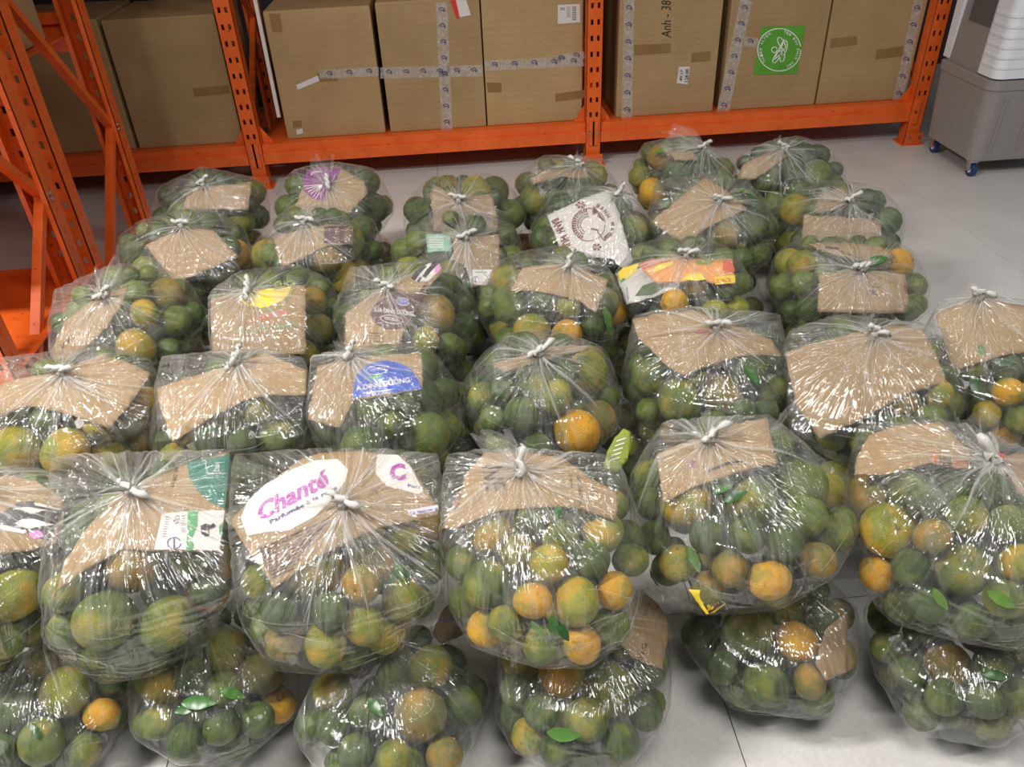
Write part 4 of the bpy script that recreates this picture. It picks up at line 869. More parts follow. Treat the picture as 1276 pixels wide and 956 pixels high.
# ---- bags
def hull_tree(pts):
    bm = bmesh.new()
    for p in pts: bm.verts.new(p)
    bmesh.ops.convex_hull(bm, input=bm.verts, use_existing_faces=False)
    t = BVHTree.FromBMesh(bm); bm.free(); return t
SPH = []
bm = bmesh.new(); bmesh.ops.create_icosphere(bm, subdivisions=2, radius=1); SPH = [v.co.copy() for v in bm.verts]; bm.free()
def gap_attr(me, V, fruit):
    A = np.array([tuple(v) for v in V]); g = np.full(len(A), 1.)
    for q, r in fruit: g = np.minimum(g, np.sqrt(((A-np.array(q))**2).sum(1))-r)
    g = np.clip((g-.006)/.012, 0, 1); at = me.attributes.new('gap', 'FLOAT', 'POINT'); at.data.foreach_set('value', g)
def make_film(nm, C, pts, knot, NA, NT, label, seed, folds=1.0, mat=M_film, nfold=0, fruit=()):
    """star-shaped film drawn over the contents, gathered into pleats at the knot"""
    allp = list(pts); axis = (knot-C).normalized()
    for k in range(7):   # loose shoulders just under the knot
        pass
    allp.append(knot); tree = hull_tree(allp)
    a1 = axis.orthogonal().normalized(); a2 = axis.cross(a1); V = []; pl = []; ga = []
    kr = (knot-C).length; ph = [random.uniform(0, 6.28) for _ in range(8)]
    for i in range(NT+1):
        t = i/NT; th = math.pi*(t**1.15)
        for j in range(NA):
            f = 2*math.pi*j/NA; d = axis*math.cos(th)+(a1*math.cos(f)+a2*math.sin(f))*math.sin(th)
            h = tree.ray_cast(C+d*1.5, -d, 3)[0]; r = (h-C).length if h else kr
            # pleats that fan out from the knot
            p = 0
            for q, (fr_, am) in enumerate(((7, 1.), (13, .8), (21, .5))):
                p += am*abs(math.sin(fr_*f+ph[q]+.8*math.sin(2*f+ph[q+3])+.4*th))
            g = math.exp(-th/.55); amp = (.0070*g*min(1, th/.10)+.0012)*folds
            r += amp*(p-1.1)
            # broad billows and sharp creases of loose film
            u = C+d*r
            b1 = noise.noise(u*9+Vector((seed, 0, 0))); b2 = 1-abs(noise.noise(Vector((u.x*11, u.y*11, u.z*34))+Vector((0, seed, 0))))*2.6
            b3 = 1-abs(noise.noise(Vector((u.x*22+seed, u.y*22, u.z*22))))*3
            r += folds*(.0035*max(-.3, b1)+.0026*max(0, b2))*(1-g*.6)+.0015
            v = C+d*r
            if v.z < .003: v.z = .003
            V.append(v); ga.append(g); pl.append((math.cos(f)*7, math.sin(f)*7, th*1.3+seed))
            if th < 1e-6 and j == 0: pass
    Fc = []
    for i in range(NT):
        for j in range(NA):
            a, b_, c, d = i*NA+j, i*NA+(j+1) % NA, (i+1)*NA+(j+1) % NA, (i+1)*NA+j
            if i == 0: Fc.append((a, c, d))
            elif i == NT-1: Fc.append((a, b_, c))
            else: Fc.append((a, b_, c, d))
    zb = min(v.z for v in V); loc = Vector((C.x, C.y, zb))
    o = mesh_obj('plastic_bag', V, Fc, mat, None, loc, True); me = o.data
    at = me.attributes.new('pleat', 'FLOAT_VECTOR', 'POINT'); at.data.foreach_set('vector', [c for p in pl for c in p])
    at = me.attributes.new('gather', 'FLOAT', 'POINT'); at.data.foreach_set('value', ga)
    gap_attr(me, V, fruit); tag(o, label, 'bag')
    if not nfold: return o
    # folds of doubled film: some fan out from the knot, some run across the belly
    V, Fc, pl, ga = [], [], [], []
    def fold(d0, d1, w0, g0, g1):
        n, m_ = 18, 5; b0 = len(V); ang = d0.angle(d1); ax_ = d0.cross(d1).normalized()
        for i in range(n+1):
            t = i/n; d = Matrix.Rotation(ang*t, 3, ax_) @ d0; d = (d+ax_*.03*math.sin(t*5+w0*900)).normalized()
            h = tree.ray_cast(C+d*1.5, -d, 3)[0]
            if h is None: h = knot
            s = ax_; wd = w0*(math.sin(math.pi*min(1, .12+t*.88))**.6*(1-.55*t)+.05)
            for j in range(m_):
                u = j/(m_-1)*2-1; q = h+s*u*wd+d*(.0045+(1-u*u)*wd*.9); q.z = max(q.z, .004); V.append(q); pl.append((u*2, seed, t*3)); ga.append(g0+(g1-g0)*t)
        for i in range(n):
            for j in range(m_-1): a = b0+i*m_+j; Fc.append((a, a+1, a+m_+1, a+m_))
    for k in range(nfold):
        f = random.uniform(0, 6.28); e = random.uniform(.35, 1.25); f2 = f+random.uniform(-.12, .12)
        d0 = axis*math.cos(.07)+(a1*math.cos(f)+a2*math.sin(f))*math.sin(.07); d1 = axis*math.cos(e)+(a1*math.cos(f2)+a2*math.sin(f2))*math.sin(e)
        fold(d0, d1, random.uniform(.0012, .0042), .8, .1)
    for k in range(nfold//2):
        f = random.uniform(-2.4, -.75); z = random.uniform(-.75, .35); d0 = Vector((math.cos(f), math.sin(f), z)).normalized(); f += random.choice((-1, 1))*random.uniform(.3, .8); z += random.uniform(-.35, .35)
        d1 = Vector((math.cos(f), math.sin(f), z)).normalized(); fold(d0, d1, random.uniform(.0007, .0018), .05, .05)
    fo = mesh_obj('fold', V, Fc, M_fold, o, wloc(o), True); tag(fo, kind='stuff')
    at = fo.data.attributes.new('pleat', 'FLOAT_VECTOR', 'POINT'); at.data.foreach_set('vector', [c for p in pl for c in p])
    at = fo.data.attributes.new('gather', 'FLOAT', 'POINT'); at.data.foreach_set('value', ga)
    return o
def flap_part(par, base, tip, width, seed):
    """loose mouth of the bag above the knot: a crumpled fan"""
    ax_ = tip-base; L_ = ax_.length; d = ax_/L_; s = d.cross(Vector((0, -.5, .85))).normalized(); n = s.cross(d); V = []; nu, nv = 18, 12; pl = []; ga = []
    for i in range(nv+1):
        t = i/nv
        for j in range(nu+1):
            u = j/nu*2-1; w_ = width*(.12+.88*t**.8)
            rip = (.010*t+.003)*math.sin(u*9+seed+t*2)+.004*math.sin(u*23+seed*2)
            top_ = (1+.12*math.sin(u*5+seed)+.10*math.sin(u*13+seed*3)-.30*abs(u)) if i else 1
            V.append(base+d*L_*t*top_+s*u*w_+n*(rip+.012*math.sin(t*3+seed))); pl.append((u*5, seed, t*2)); ga.append((1-t)*.9)
    Fc = [(i*(nu+1)+j, i*(nu+1)+j+1, (i+1)*(nu+1)+j+1, (i+1)*(nu+1)+j) for i in range(nv) for j in range(nu)]
    o = mesh_obj('loose_mouth', V, Fc, M_flap, par, wloc(par), True)
    at = o.data.attributes.new('pleat', 'FLOAT_VECTOR', 'POINT'); at.data.foreach_set('vector', [c for p in pl for c in p])
    at = o.data.attributes.new('gather', 'FLOAT', 'POINT'); at.data.foreach_set('value', ga)
    return o
def knot_part(par, p, d2, size, seed):
    """tied knot: a lump, a loop wrapped round it and two short tails"""
    bm = bmesh.new(); up = Vector((0, -.25, .95)).normalized(); d = d2.normalized(); s = up.cross(d).normalized()
    def tube(pts, rads, n=9):
        rings = []
        for i, (q, r) in enumerate(zip(pts, rads)):
            a = (pts[min(i+1, len(pts)-1)]-pts[max(i-1, 0)]).normalized(); x = a.orthogonal().normalized(); y = a.cross(x)
            rings.append([bm.verts.new(q+(x*math.cos(2*math.pi*k/n)+y*math.sin(2*math.pi*k/n))*r*(1+.22*math.sin(3*k+i*1.3+seed))) for k in range(n)])
        for a, b_ in zip(rings[:-1], rings[1:]):
            for k in range(n): bm.faces.new((a[k], a[(k+1) % n], b_[(k+1) % n], b_[k]))
        bm.faces.new(rings[0]); bm.faces.new(rings[-1])
    c = p+up*size*.35
    tube([c+(d*math.cos(a)+up*math.sin(a)*.7)*size*.42+s*size*.12*math.sin(a*2) for a in [k*math.pi/7 for k in range(13)]], [size*.20]*13)
    tube([p-up*size*.3, p, c, c+up*size*.2], [size*.30, size*.22, size*.34, size*.1])
    L1, L2 = size*random.uniform(.9, 1.4), size*random.uniform(.6, 1.1)
    tube([c+d*L1*t+up*size*.35*math.sin(t*2.4)+s*size*.1*math.sin(t*5+seed) for t in (0, .25, .5, .75, 1)], [size*x for x in (.22, .17, .19, .24, .10)])
    tube([c-d*L2*t+up*size*.25*math.sin(t*2)-s*size*.12*math.sin(t*4+seed) for t in (0, .25, .5, .75, 1)], [size*x for x in (.22, .15, .18, .22, .08)])
    o = bm_obj('knot', bm, M_knot, par, True)
    return o
EXT = {'E1': [(60, 800)], 'E2': [(128, 850), (205, 838)], 'E3': [(345, 836), (470, 838)], 'E4': [(742, 824), (600, 800)], 'E5': [(872, 766), (1045, 700), (790, 745)], 'E6': [(1085, 740), (1200, 796)],
       'F1': [(22, 946), (150, 905)], 'F2': [(206, 924), (368, 886)], 'F3': [(400, 930), (600, 900)], 'F4': [(830, 800), (776, 934), (640, 905)], 'F5': [(1054, 850), (905, 872)], 'F6': [(1110, 830), (1190, 876)], 'D1': [(10, 600)], 'D7': [(1270, 590)]}
for nm, b in BAGS.items():
    C, ax = b['C'], b['ax']; pts = []
    for p, r in list(zip(b['P'], b['R']))+list(zip(b['PF'], b['RF'])):
        pts += [Vector(p)+v*(r+.0025) for v in SPH]
    b['cobj'] = []
    for ci, (sh, rad, poly) in enumerate(b['sh']):
        jp = jag(poly); v, f = cdt(jp, 7)
        W = [sh.P(x, y) for x, y in v]; pts += [w_+sh.n*.006 for w_ in W]
        o = mesh_obj('cardboard_sheet', W, f, M_card, None, sh.o, True)
        if sum((Vector(pp.normal)).dot(sh.n) for pp in o.data.polygons) < 0: o.data.flip_normals()
        sm = o.modifiers.new('thickness', 'SOLIDIFY'); sm.thickness = .0035; sm.offset = -1
        b['cobj'].append(o)
        b['Pf'+str(ci)] = sh.P
    low = nm[0] == 'F'
    if b['knot']:
        kx, ky = b['knot']
        sh0 = b['sh'][0][0] if b['sh'] else None
        kb = sh0.P(kx, ky, .016) if nm != 'A5' else ell_ray(kx, ky, C, tuple(a*1.05 for a in ax))
        if (kb-C).length > .32: kb = ell_ray(kx, ky, C, tuple(a*1.08 for a in ax))
    else: kb = C+Vector((0, .05, ax[2]+.02))
    b['kb'] = kb
    for ex, ey in EXT.get(nm, ()):      # sealed corners of the bag bottom that stick out
        pts.append(at_z(ex, ey, .21 if nm[0] != 'F' else .006))
    seed = random.uniform(0, 50)
    hi = nm[0] in 'EFD'
    o = make_film(nm, C, pts, kb, 168 if hi else 132, 84 if hi else 64, 'tied clear plastic bag of oranges, '+b['desc'], seed, nfold=22 if b['knot'] else 8, fruit=list(zip(b['P'], b['R']))+list(zip(b['PF'], b['RF'])))
    b['obj'] = o
    if b['knot']:
        kd = Rt*b['kn'][0]-Up*b['kn'][1]; sz = .034 if nm != 'E6' else .046
        kd = (kd+Vector((0, 0, .001))).normalized(); knot_part(o, kb, kd, sz, seed)
        if b['flap']:
            fx, fy = b['flap']; d = ray(fx, fy); t = (kb-CAM).length; tip = CAM+d*t; tip = kb+(tip-kb)*1.0+Vector((0, .03, .01)); flap_part(o, kb+Vector((0, .005, .004)), tip, (tip-kb).length*.5, seed)
        else:
            d = (Rt*random.uniform(-1, 1)+Vector((0, .6, .5))).normalized(); flap_part(o, kb+Vector((0, .004, .004)), kb+d*random.uniform(.035, .06), random.uniform(.02, .045), seed)
    # leaves lie just under the film


# leaves
LABL = {}
for nm, b in BAGS.items():
    if not b['leaves']: continue
    ls = []
    for blk in b['leaves'].split('|'):
        k, rest = blk.split(':')
        for q in rest.split():
            x, y, l, ang = map(float, q.split(',')); ls.append((*kp(int(k), x, y), l/KS*1.5, ang))
    for i, (x, y, l, ang) in enumerate(ls):
        p = ell_ray(x, y, b['C'], tuple(a*.985 for a in b['ax'])); q = p-b['C']; n = Vector((q.x/b['ax'][0]**2, q.y/b['ax'][1]**2, q.z/b['ax'][2]**2)).normalized()
        dd = (Rt*math.cos(math.radians(ang))-Up*math.sin(math.radians(ang))); dd = (dd-n*dd.dot(n)).normalized(); sd = dd.cross(n).normalized()
        o = bpy.data.objects.new('leaf', LEAF[i % 3]); COL.objects.link(o); M_ = Matrix((sd, dd, n)).transposed().to_4x4(); M_.translation = p
        sc = l*(p-CAM).dot(Fw)/FPX; o.matrix_world = M_ @ Matrix.Scale(sc, 4)
        wh = '' if len(ls) == 1 else ' '+['first', 'second', 'third', 'fourth'][i]+' one,'
        tag(o, f"green citrus leaf under the film,{wh} {SD[nm]}", 'leaf', 'leaves among the oranges')

# bags of the bottom layer that carry the rows behind
LOWER = []
for nm, b in BAGS.items():
    if nm[0] in 'EF': continue
    dd = nm[0] == 'D'; LOWER.append((nm, Vector((b['C'].x, b['C'].y-.05*dd, .137)), (.245, .25+.05*dd, .135), 'under the '+SD[nm]))
q = at_z(795, 545, .16); LOWER.append(('gap1', Vector((q.x, q.y, .15)), (.14, .20, .145), 'right of the thin card sliver bag'))
q = at_z(590, 560, .16); LOWER.append(('gap2', Vector((q.x, q.y, .15)), (.14, .16, .145), 'left of the thin card sliver bag'))
for nm, C, ax, where in LOWER:
    PF = []; RF = []
    for _ in range(1800):
        u = rng.uniform(-1, 1, 3); rr = rng.uniform(.036, .048)
        if (u**2).sum() > 1: continue
        p = np.array(tuple(C))+u*(np.array(ax)-rr)
        if p[2] < rr+.003 or (PF and any(np.sqrt(((np.array(PF)-p)**2).sum(1)) < (np.array(RF)+rr)*.95)): continue
        PF.append(p); RF.append(rr)
        if len(PF) >= 32: break
    pts = []
    for p, r in zip(PF, RF):
        pts += [Vector(p)+v*(r+.002) for v in SPH]; stuff.append((p, r, rng.choice(list('ddgby'))))
    make_film(nm, C, pts, C+Vector((0, .03, .14)), 72, 36, 'clear bag of oranges on the floor '+where, random.uniform(0, 50))

# every further orange, past the 300 that show largest
V = []; Fc = []; mi = []; base = 0; keys = list(FM)
for p, r, k in stuff:
    lv, lf = LOW[rng.randint(3)]; a = rng.uniform(0, 6.28, 3); Rm = np.array(Matrix.Rotation(a[0], 3, 'X') @ Matrix.Rotation(a[1], 3, 'Z'))
    V.append(lv @ Rm.T*r+np.array(p)); Fc.append(lf+base); base += len(lv); mi += [keys.index(k)]*len(lf)
V = np.concatenate(V); Fc = np.concatenate(Fc)
o = mesh_obj('oranges', V.tolist(), Fc.tolist(), None, None, (0, 0, 0), True)
for k in keys: o.data.materials.append(FM[k])
o.data.polygons.foreach_set('material_index', mi)
tag(o, 'the many smaller oranges deeper in all the clear bags', 'oranges', kind='stuff')

# ------------------------------------------------------------------ what is printed on the cards, and their labels
I_mag, I_pur, I_navy = ink('magenta', 158, 52, 148), ink('purple', 130, 40, 122), ink('navy', 62, 52, 110)
I_blue, I_teal, I_grn = ink('royal_blue', 44, 78, 170), ink('deep_teal', 28, 104, 84), ink('leaf_green', 70, 150, 88)
I_brn, I_mar, I_red = ink('dark_brown', 74, 38, 40), ink('maroon', 112, 54, 48), ink('vermilion', 214, 92, 60)
I_yel, I_lime, I_pink = ink('yellow', 240, 206, 20), ink('lime', 126, 138, 44), ink('pink', 222, 130, 184)
I_grey, I_lil = ink('grey_violet', 112, 106, 140), ink('pale_lilac', 214, 206, 222)
def cp(nm, ci=0):
    return BAGS[nm]['cobj'][ci], BAGS[nm]['sh'][ci][0].P
CARDLAB = {
 'A1': ['small plain brown cardboard piece in the far left back-row bag'], 'A2': ['brown cardboard with purple and white ray print in a back-row bag'],
 'A3': ['brown cardboard with faint grey-violet capital letters in a back-row bag'], 'A4': ['low plain brown cardboard strip in bag behind the white printed sheet'],
 'A5': ['narrow brown cardboard scrap in the back bag with two ripe oranges'], 'A6': ['brown cardboard scrap at left side of the far right back-row bag'],
 'B1': ['plain kite-shaped brown cardboard in the second-row left bag'], 'B2': ['brown cardboard with a dark square print at its upper right corner'],
 'B3': ['torn brown cardboard with small white label at its lower corner', 'pale green and white printed card left of the torn brown cardboard'],
 'B4': ['white sheet with round maroon print and maroon ornaments, second row'], 'B5': ['plain diamond-shaped brown cardboard in a second-row bag'],
 'B6': ['square plain brown cardboard at front of the second-row right bag', 'smaller plain cardboard behind the knot of the second-row right bag'],
 'C1': ['brown cardboard with small slanted number code in third-row left bag'], 'C2': ['square brown cardboard with yellow circle and red and green lettering'],
 'C3': ['brown cardboard with dark brown oval and zebra-striped figure'], 'C4': ['plain arched brown cardboard over many yellowish oranges, third row'],
 'C5': ['bright yellow, red and orange printed sheet around a knot, third row', 'white printed sheet with green leaf picture, left of the yellow sheet'],
 'C6': ['square brown cardboard with black handwritten strokes, third-row right bag', 'brown cardboard flap with dark marks behind the third-row right knot'],
 'D1': ['wide plain brown cardboard in the fourth-row left bag'], 'D2': ['plain brown cardboard with long left point, over glossy dark fruit'],
 'D3': ['brown cardboard with blue oval and white lettering'], 'D4': ['thin dark-edged sliver of cardboard behind the knot, fourth row'],
 'D5': ['plain brown cardboard with red marks under the knot'], 'D6': ['largest plain brown cardboard, covering most of a fourth-row bag'],
 'D7': ['plain brown cardboard in the fourth-row bag cut by the right picture edge'], 'E1': ['brown cardboard with black and white stripes and pink spot'],
 'E2': ['brown cardboard with dark green corner and white label with cow drawing'], 'E3': ['brown and white cardboard with magenta script lettering and fine brown text'],
 'E4': ['brown cardboard with large vertical capitals NE and smaller vertical text'], 'E5': ['plain brown cardboard with a torn slit and small violet stamp'],
 'E6': ['brown cardboard with small barcode box, left of the long white knot', 'brown cardboard with black ring mark, right of the long white knot'],
 'F1': ['small brown cardboard corner above the bottom left bag'], 'F3': ['brown cardboard with purple lettering between the front bags'],
 'F4': ['brown cardboard with black G, at right shoulder of a bottom bag'], 'F5': ['dull brown cardboard at right side of the fifth bottom bag']}
for nm, ls in CARDLAB.items():
    for o, l in zip(BAGS[nm]['cobj'], ls): tag(o, l, 'cardboard', 'cardboard sheets in the bags')
BAGS['B4']['cobj'][0].data.materials[0] = M_white
BAGS['C5']['cobj'][1].data.materials[0] = M_white
BAGS['B3']['cobj'][1].data.materials[0] = ink('pale_green', 130, 172, 150)
BAGS['C5']['cobj'][0].data.materials[0] = ink('sheet_orange', 226, 150, 70)
def tx_(nm, s, p0, ex, ey, mt, ci=0, **kw):
    o, P = cp(nm, ci); return text(s, p0, ex, ey, P, mt, o, **kw)
def pa(nm, poly, mt, ci=0, off=.0009, name='printed_patch', par=None):
    o, P = cp(nm, ci); return patch(name, poly, P, mt, par or o, off, 7)
def mu(nm, polys, mt, ci=0, off=.0014, name='printed_lines', par=None):
    o, P = cp(nm, ci); return tag(multi(name, polys, P, mt, par or o, off), kind='stuff')
# A2 purple rays
p = pa('A2', [(377, 226), (383, 212), (400, 208), (425, 210), (420, 222), (412, 232), (406, 250), (392, 249), (380, 240)], I_pur)
mu('A2', [arcband(392+2*k, 218+1.2*k, 5+2.2*k, 4+1.6*k, 1.1, 200, 300) for k in range(4)]+[line(402, 230, 378+3*k, 232+3.4*k, 1.0) for k in range(6)], M_white)
tx_('A3', 'AQUAF', (556, 275), (58, 3), (-1, -12), I_grey, bold=.01)
p = pa('B2', [(404, 282), (438, 281), (438, 303), (403, 303)], I_brn)
tx_('B2', 'WIGGI', (429, 283), (0, 18), (7, 0), M_card, off=.0016, bold=.02); tx_('B2', 'GIA VI', (417, 283), (0, 17), (5, 0), M_card, off=.0016)
p = pa('B3', [(588, 336), (612, 336), (607, 356), (589, 354)], M_white)
mu('B3', [line(591, 339, 608, 339.5, 1.2)], I_grn); mu('B3', [arcband(593, 348, 4, 4, 1, 0, 360), line(593, 345, 593, 351, 1.4)], I_grey)
mu('B3', [line(534, 296+3*k, 553, 296+3*k, 1.1) for k in range(5)], M_white, 1)
# B4 round print
V = [arcband(733.5, 280, 21, 21, 1.0, 0, 360, n=40)]
for k in range(16):
    a = 115+k*9.5; V.append(arcband(733.5, 280, 20, 20, 4.4, a, a+6, n=4)); V.append(arcband(733.5, 280, 14.5, 14.5, 2.2, a+2, a+8, n=4))
for k in range(12): V.append(arcband(733.5, 280, 11, 11, 1.6, 120+k*13, 128+k*13, n=4))
V += [line(742, 261, 752, 275, 1.6), line(752, 275, 739, 264, 1.2), line(744, 288, 753, 300, 1.4), line(753, 300, 765, 289, 1.2), [(739, 256), (746, 264), (738, 268)], [(752, 295), (760, 289), (754, 301)], line(736, 285, 746, 287, 1.8)]
for cx_, cy_ in ((723.5, 255.5), (743.5, 308)):
    for k in range(6):
        a = math.radians(60*k); V.append(ell(cx_+4.6*math.cos(a), cy_+3.4*math.sin(a), 1.9, 1.4, n=6))
    V.append(arcband(cx_, cy_, 2.6, 2.0, .8, 0, 360, n=10))
mu('B4', V, I_mar)
for i, ch in enumerate('BANH'):
    a = math.radians(-68+i*13); x, y = 733.5+24*math.cos(a), 280+24*math.sin(a)
    tx_('B4', ch, (x, y), (-math.sin(a)*4.2, math.cos(a)*4.2), (math.cos(a)*5, math.sin(a)*5), I_mar, bold=.03)
for i, ch in enumerate('MAN'):
    a = math.radians(-6+i*13); x, y = 733.5+28*math.cos(a), 280+28*math.sin(a)
    tx_('B4', ch, (x, y), (-math.sin(a)*4, math.cos(a)*4), (math.cos(a)*4.4, math.sin(a)*4.4), I_mar, bold=.03)
tx_('B4', 'BÁNH', (687, 275), (8.5, 17), (8.5, -4), I_mar, bold=.04); tx_('B4', 'HUE', (697, 296), (7.5, 16), (9, -4), I_mar, bold=.04)
mu('B4', [line(733, 323, 787, 311, .8)], I_grey)
tx_('C1', '24 300 G', (77, 434), (22, -18), (-3.4, -3.6), M_ink, bold=.01)
# C2
p = pa('C2', ell(330, 362, 33, 20, -14, 30, 8, 172)[:30]+[(298, 372)], ink('pale_yellow', 214, 190, 96))
pa('C2', [(318, 366), (322, 362), (341, 359), (340, 372), (336, 382), (322, 384), (318, 378)], I_yel, off=.0016)
mu('C2', [arcband(332, 354, 36, 32, 1.5, 5, 160, -10, n=22)], I_lime, off=.0014)
tx_('C2', 'ÓNG', (299, 372), (15, -8), (-1, -7), I_lime, bold=.03); tx_('C2', 'CUCI', (342, 359), (24, -3), (-1, -7), I_lime, bold=.03); tx_('C2', 'ƯỜNG', (316, 365), (20, -7), (-1, -4), I_grey)
tx_('C2', 'CHIKEP KEP', (311, 402), (46, -9), (-.5, -5.5), I_red, bold=.01)
tx_('C2', 'THO ĐỨC 1 MAN HN', (298, 417), (76, -11), (-.5, -5), ink('sage', 120, 150, 110), bold=.02)
# C3
p = pa('C3', [(461, 392), (464, 383), (474, 374), (492, 365), (521, 366), (530, 352), (533, 353), (517, 388), (508, 406), (500, 410), (482, 411), (468, 404)], I_brn)
pa('C3', ell(502, 376, 7, 3.8, 8), ink('slate_blue', 96, 104, 158), off=.0018); mu('C3', [arcband(502, 376, 8.4, 5, .7, 0, 360, 8)], M_white, off=.0018)
tx_('C3', 'SỮA DINH DƯỠNG', (466, 388), (50, 6), (-.6, -5.5), M_white, off=.0018, bold=.02); tx_('C3', 'SOCOLA', (479, 398), (18, 3), (-.5, -4), M_white, off=.0018, bold=.02)
mu('C3', [arcband(488, 398, 14.5, 5.5, .7, 0, 360, 8)], M_white, off=.0018)
mu('C3', [line(458, 415+3.3*k, 478, 416+3.3*k, .8) for k in range(6)]+[ell(456, 417, 1.7, 1.5), ell(453, 428, 1.6, 2)], I_brn)
pa('C3', [(512, 347), (520, 338), (534, 328), (548, 328), (546, 338), (534, 350), (520, 351)], M_white)
mu('C3', [[(512, 347), (517, 339), (528, 331), (532, 332), (524, 340), (517, 350)], [(526, 344), (532, 336), (540, 326), (549, 327), (538, 337), (530, 347)], [(519, 351), (523, 345), (526, 346), (522, 352)]], M_ink, off=.0018)
pa('C3', [(541, 336), (547, 330), (550, 334), (544, 342)], I_pink, off=.0019)
# C5
p = pa('C5', [(866, 324), (880, 322), (890, 326), (884, 330), (868, 329)], I_lime); pa('C5', [(900, 326), (911, 322), (916, 338), (902, 340)], I_red); pa('C5', [(890, 345), (916, 343), (916, 352), (892, 355)], I_yel)
pa('C5', [(850, 348), (858, 342), (872, 340), (880, 348), (868, 350)], I_yel); pa('C5', [(820, 330), (838, 325), (839, 330), (824, 336), (812, 340)], I_yel); pa('C5', [(800, 336), (820, 328), (838, 326), (836, 322), (812, 324), (798, 328)], I_red)
tx_('C5', 'SNACK', (892, 353), (20, -2), (0, -5), I_red, off=.0016, bold=.02)
pa('C5', [(770, 340), (776, 334), (796, 328), (792, 340), (780, 348), (772, 350)], I_yel, 1); pa('C5', [(768, 342), (776, 347), (784, 346), (774, 352)], I_grn, 1)
pa('C5', [(791, 369), (801, 356), (829, 346), (826, 360), (812, 368)], ink('moss', 76, 100, 62), 1); mu('C5', [line(781, 358, 783, 374, 1)], I_grey, 1)
# C6
mu('C6', [arcband(1090, 354, 8, 4.2, 1.0, 0, 200, 20), line(1083, 362, 1092, 364, 1.2), line(1084, 365, 1094, 368, 1.3), line(1088, 360, 1088, 368, 1.0)], M_ink); mu('C6', [line(1081, 342, 1081, 369, .8)], I_brn)
mu('C6', [line(1047, 312, 1058, 322, 2), line(1056, 316, 1072, 322, 1.2), line(1028, 308, 1046, 310, 3)], I_brn, 1)
# D3 blue oval
p = pa('D3', [(439, 497), (441, 480), (445, 465), (455, 456), (468, 451), (483, 449), (498, 452), (512, 460), (521, 473), (526, 484), (500, 488), (470, 492)], I_blue)
tx_('D3', 'A DINH DƯỠNG', (444, 487), (67, -11), (-1, -6), M_white, off=.0018, bold=.02); tx_('D3', 'ÍT ĐƯỜNG', (457, 495), (29, -4.5), (-.6, -4.4), M_white, off=.0018, bold=.01)
tx_('D3', 'CONMILK', (462, 463), (19, -3), (-.4, -3.6), M_white, off=.0018); mu('D3', [arcband(470, 461, 14, 6, .7, 0, 360, -8), line(452, 490, 490, 485, .8)], M_white, off=.0018); pa('D3', ell(468, 469, 9, 2.4, -8), I_grn, off=.0017)
mu('D5', [[(864, 413), (874, 409), (886, 414), (884, 417), (870, 416)], [(896, 417), (908, 416), (918, 420), (906, 422)], line(897, 427, 900, 431, 1.5)], ink('blood_red', 150, 44, 30))
# E1 zebra
p = pa('E1', [(-34, 640), (2, 640), (20, 627), (40, 624), (76, 637), (70, 655), (62, 675), (40, 668), (14, 656), (-34, 662)], M_ink)
mu('E1', [[(15, 636), (24, 634), (38, 641), (54, 636), (74, 639), (56, 635.5), (36, 632), (18, 633)], [(18, 652), (28, 647), (44, 647), (56, 651), (69, 654), (50, 656), (36, 659), (24, 656)], [(42, 626), (56, 629), (76, 635), (60, 633), (44, 630)], [(-30, 652), (4, 654), (34, 662), (30, 665), (0, 660), (-30, 660)]], M_white, off=.0018)
pa('E1', ell(45, 666, 9, 5, 5), I_pink, off=.0022)
# E2
p = pa('E2', [(233, 576), (260, 572), (286, 566), (284, 596), (280, 634), (262, 626), (246, 612), (236, 596)], I_teal)
tx_('E2', 'NG', (268, 576), (-1, 12), (6, 0), M_white, off=.0018, bold=.01); mu('E2', [arcband(262, 578, 6, 13, .8, 60, 200, 0), line(258, 590, 281, 590, .7)], M_white, off=.0018)
tx_('E2', 'ích 220 ml', (219, 582), (-6, 24), (4.5, 1), M_ink, bold=.01)
l = pa('E2', [(202, 640), (240, 637), (280, 636), (273, 686), (232, 685), (192, 685)], M_white, name='white_label')
pa('E2', [(234, 638), (247, 637), (246, 655), (240, 670), (242, 686), (232, 686), (233, 660)], I_grn, off=.0018, par=l)
mu('E2', [arcband(217, 677, 9, 8, 1.3, 0, 360), line(217, 671, 217, 683, 2), arcband(221, 645, 3, 3, 1.1, 0, 360), arcband(219, 650, 3, 3, 1.1, 0, 360)]+[line(205-k*.5+1, 644+3*k, 211-k*.5, 644.5+3*k, .7) for k in range(9)]+[line(226, 643+3*k, 231, 643+3*k, .7) for k in range(8)], I_navy, off=.0018, par=l)
mu('E2', [[(250, 655), (257, 652), (263, 655), (262, 660), (255, 661), (250, 660)], line(251, 659, 252, 667, 1.2), line(255, 660, 256, 668, 1.2), line(260, 659, 260, 667, 1.2), [(262, 654), (267, 652), (268, 657), (263, 659)], [(250, 662), (258, 664), (262, 668), (254, 669)], line(265, 652, 269, 656, 1)], M_ink, off=.0018, par=l)
mu('E2', [[(273, 656), (277, 651), (276, 668), (273, 666)]], I_grn, off=.0018, par=l)
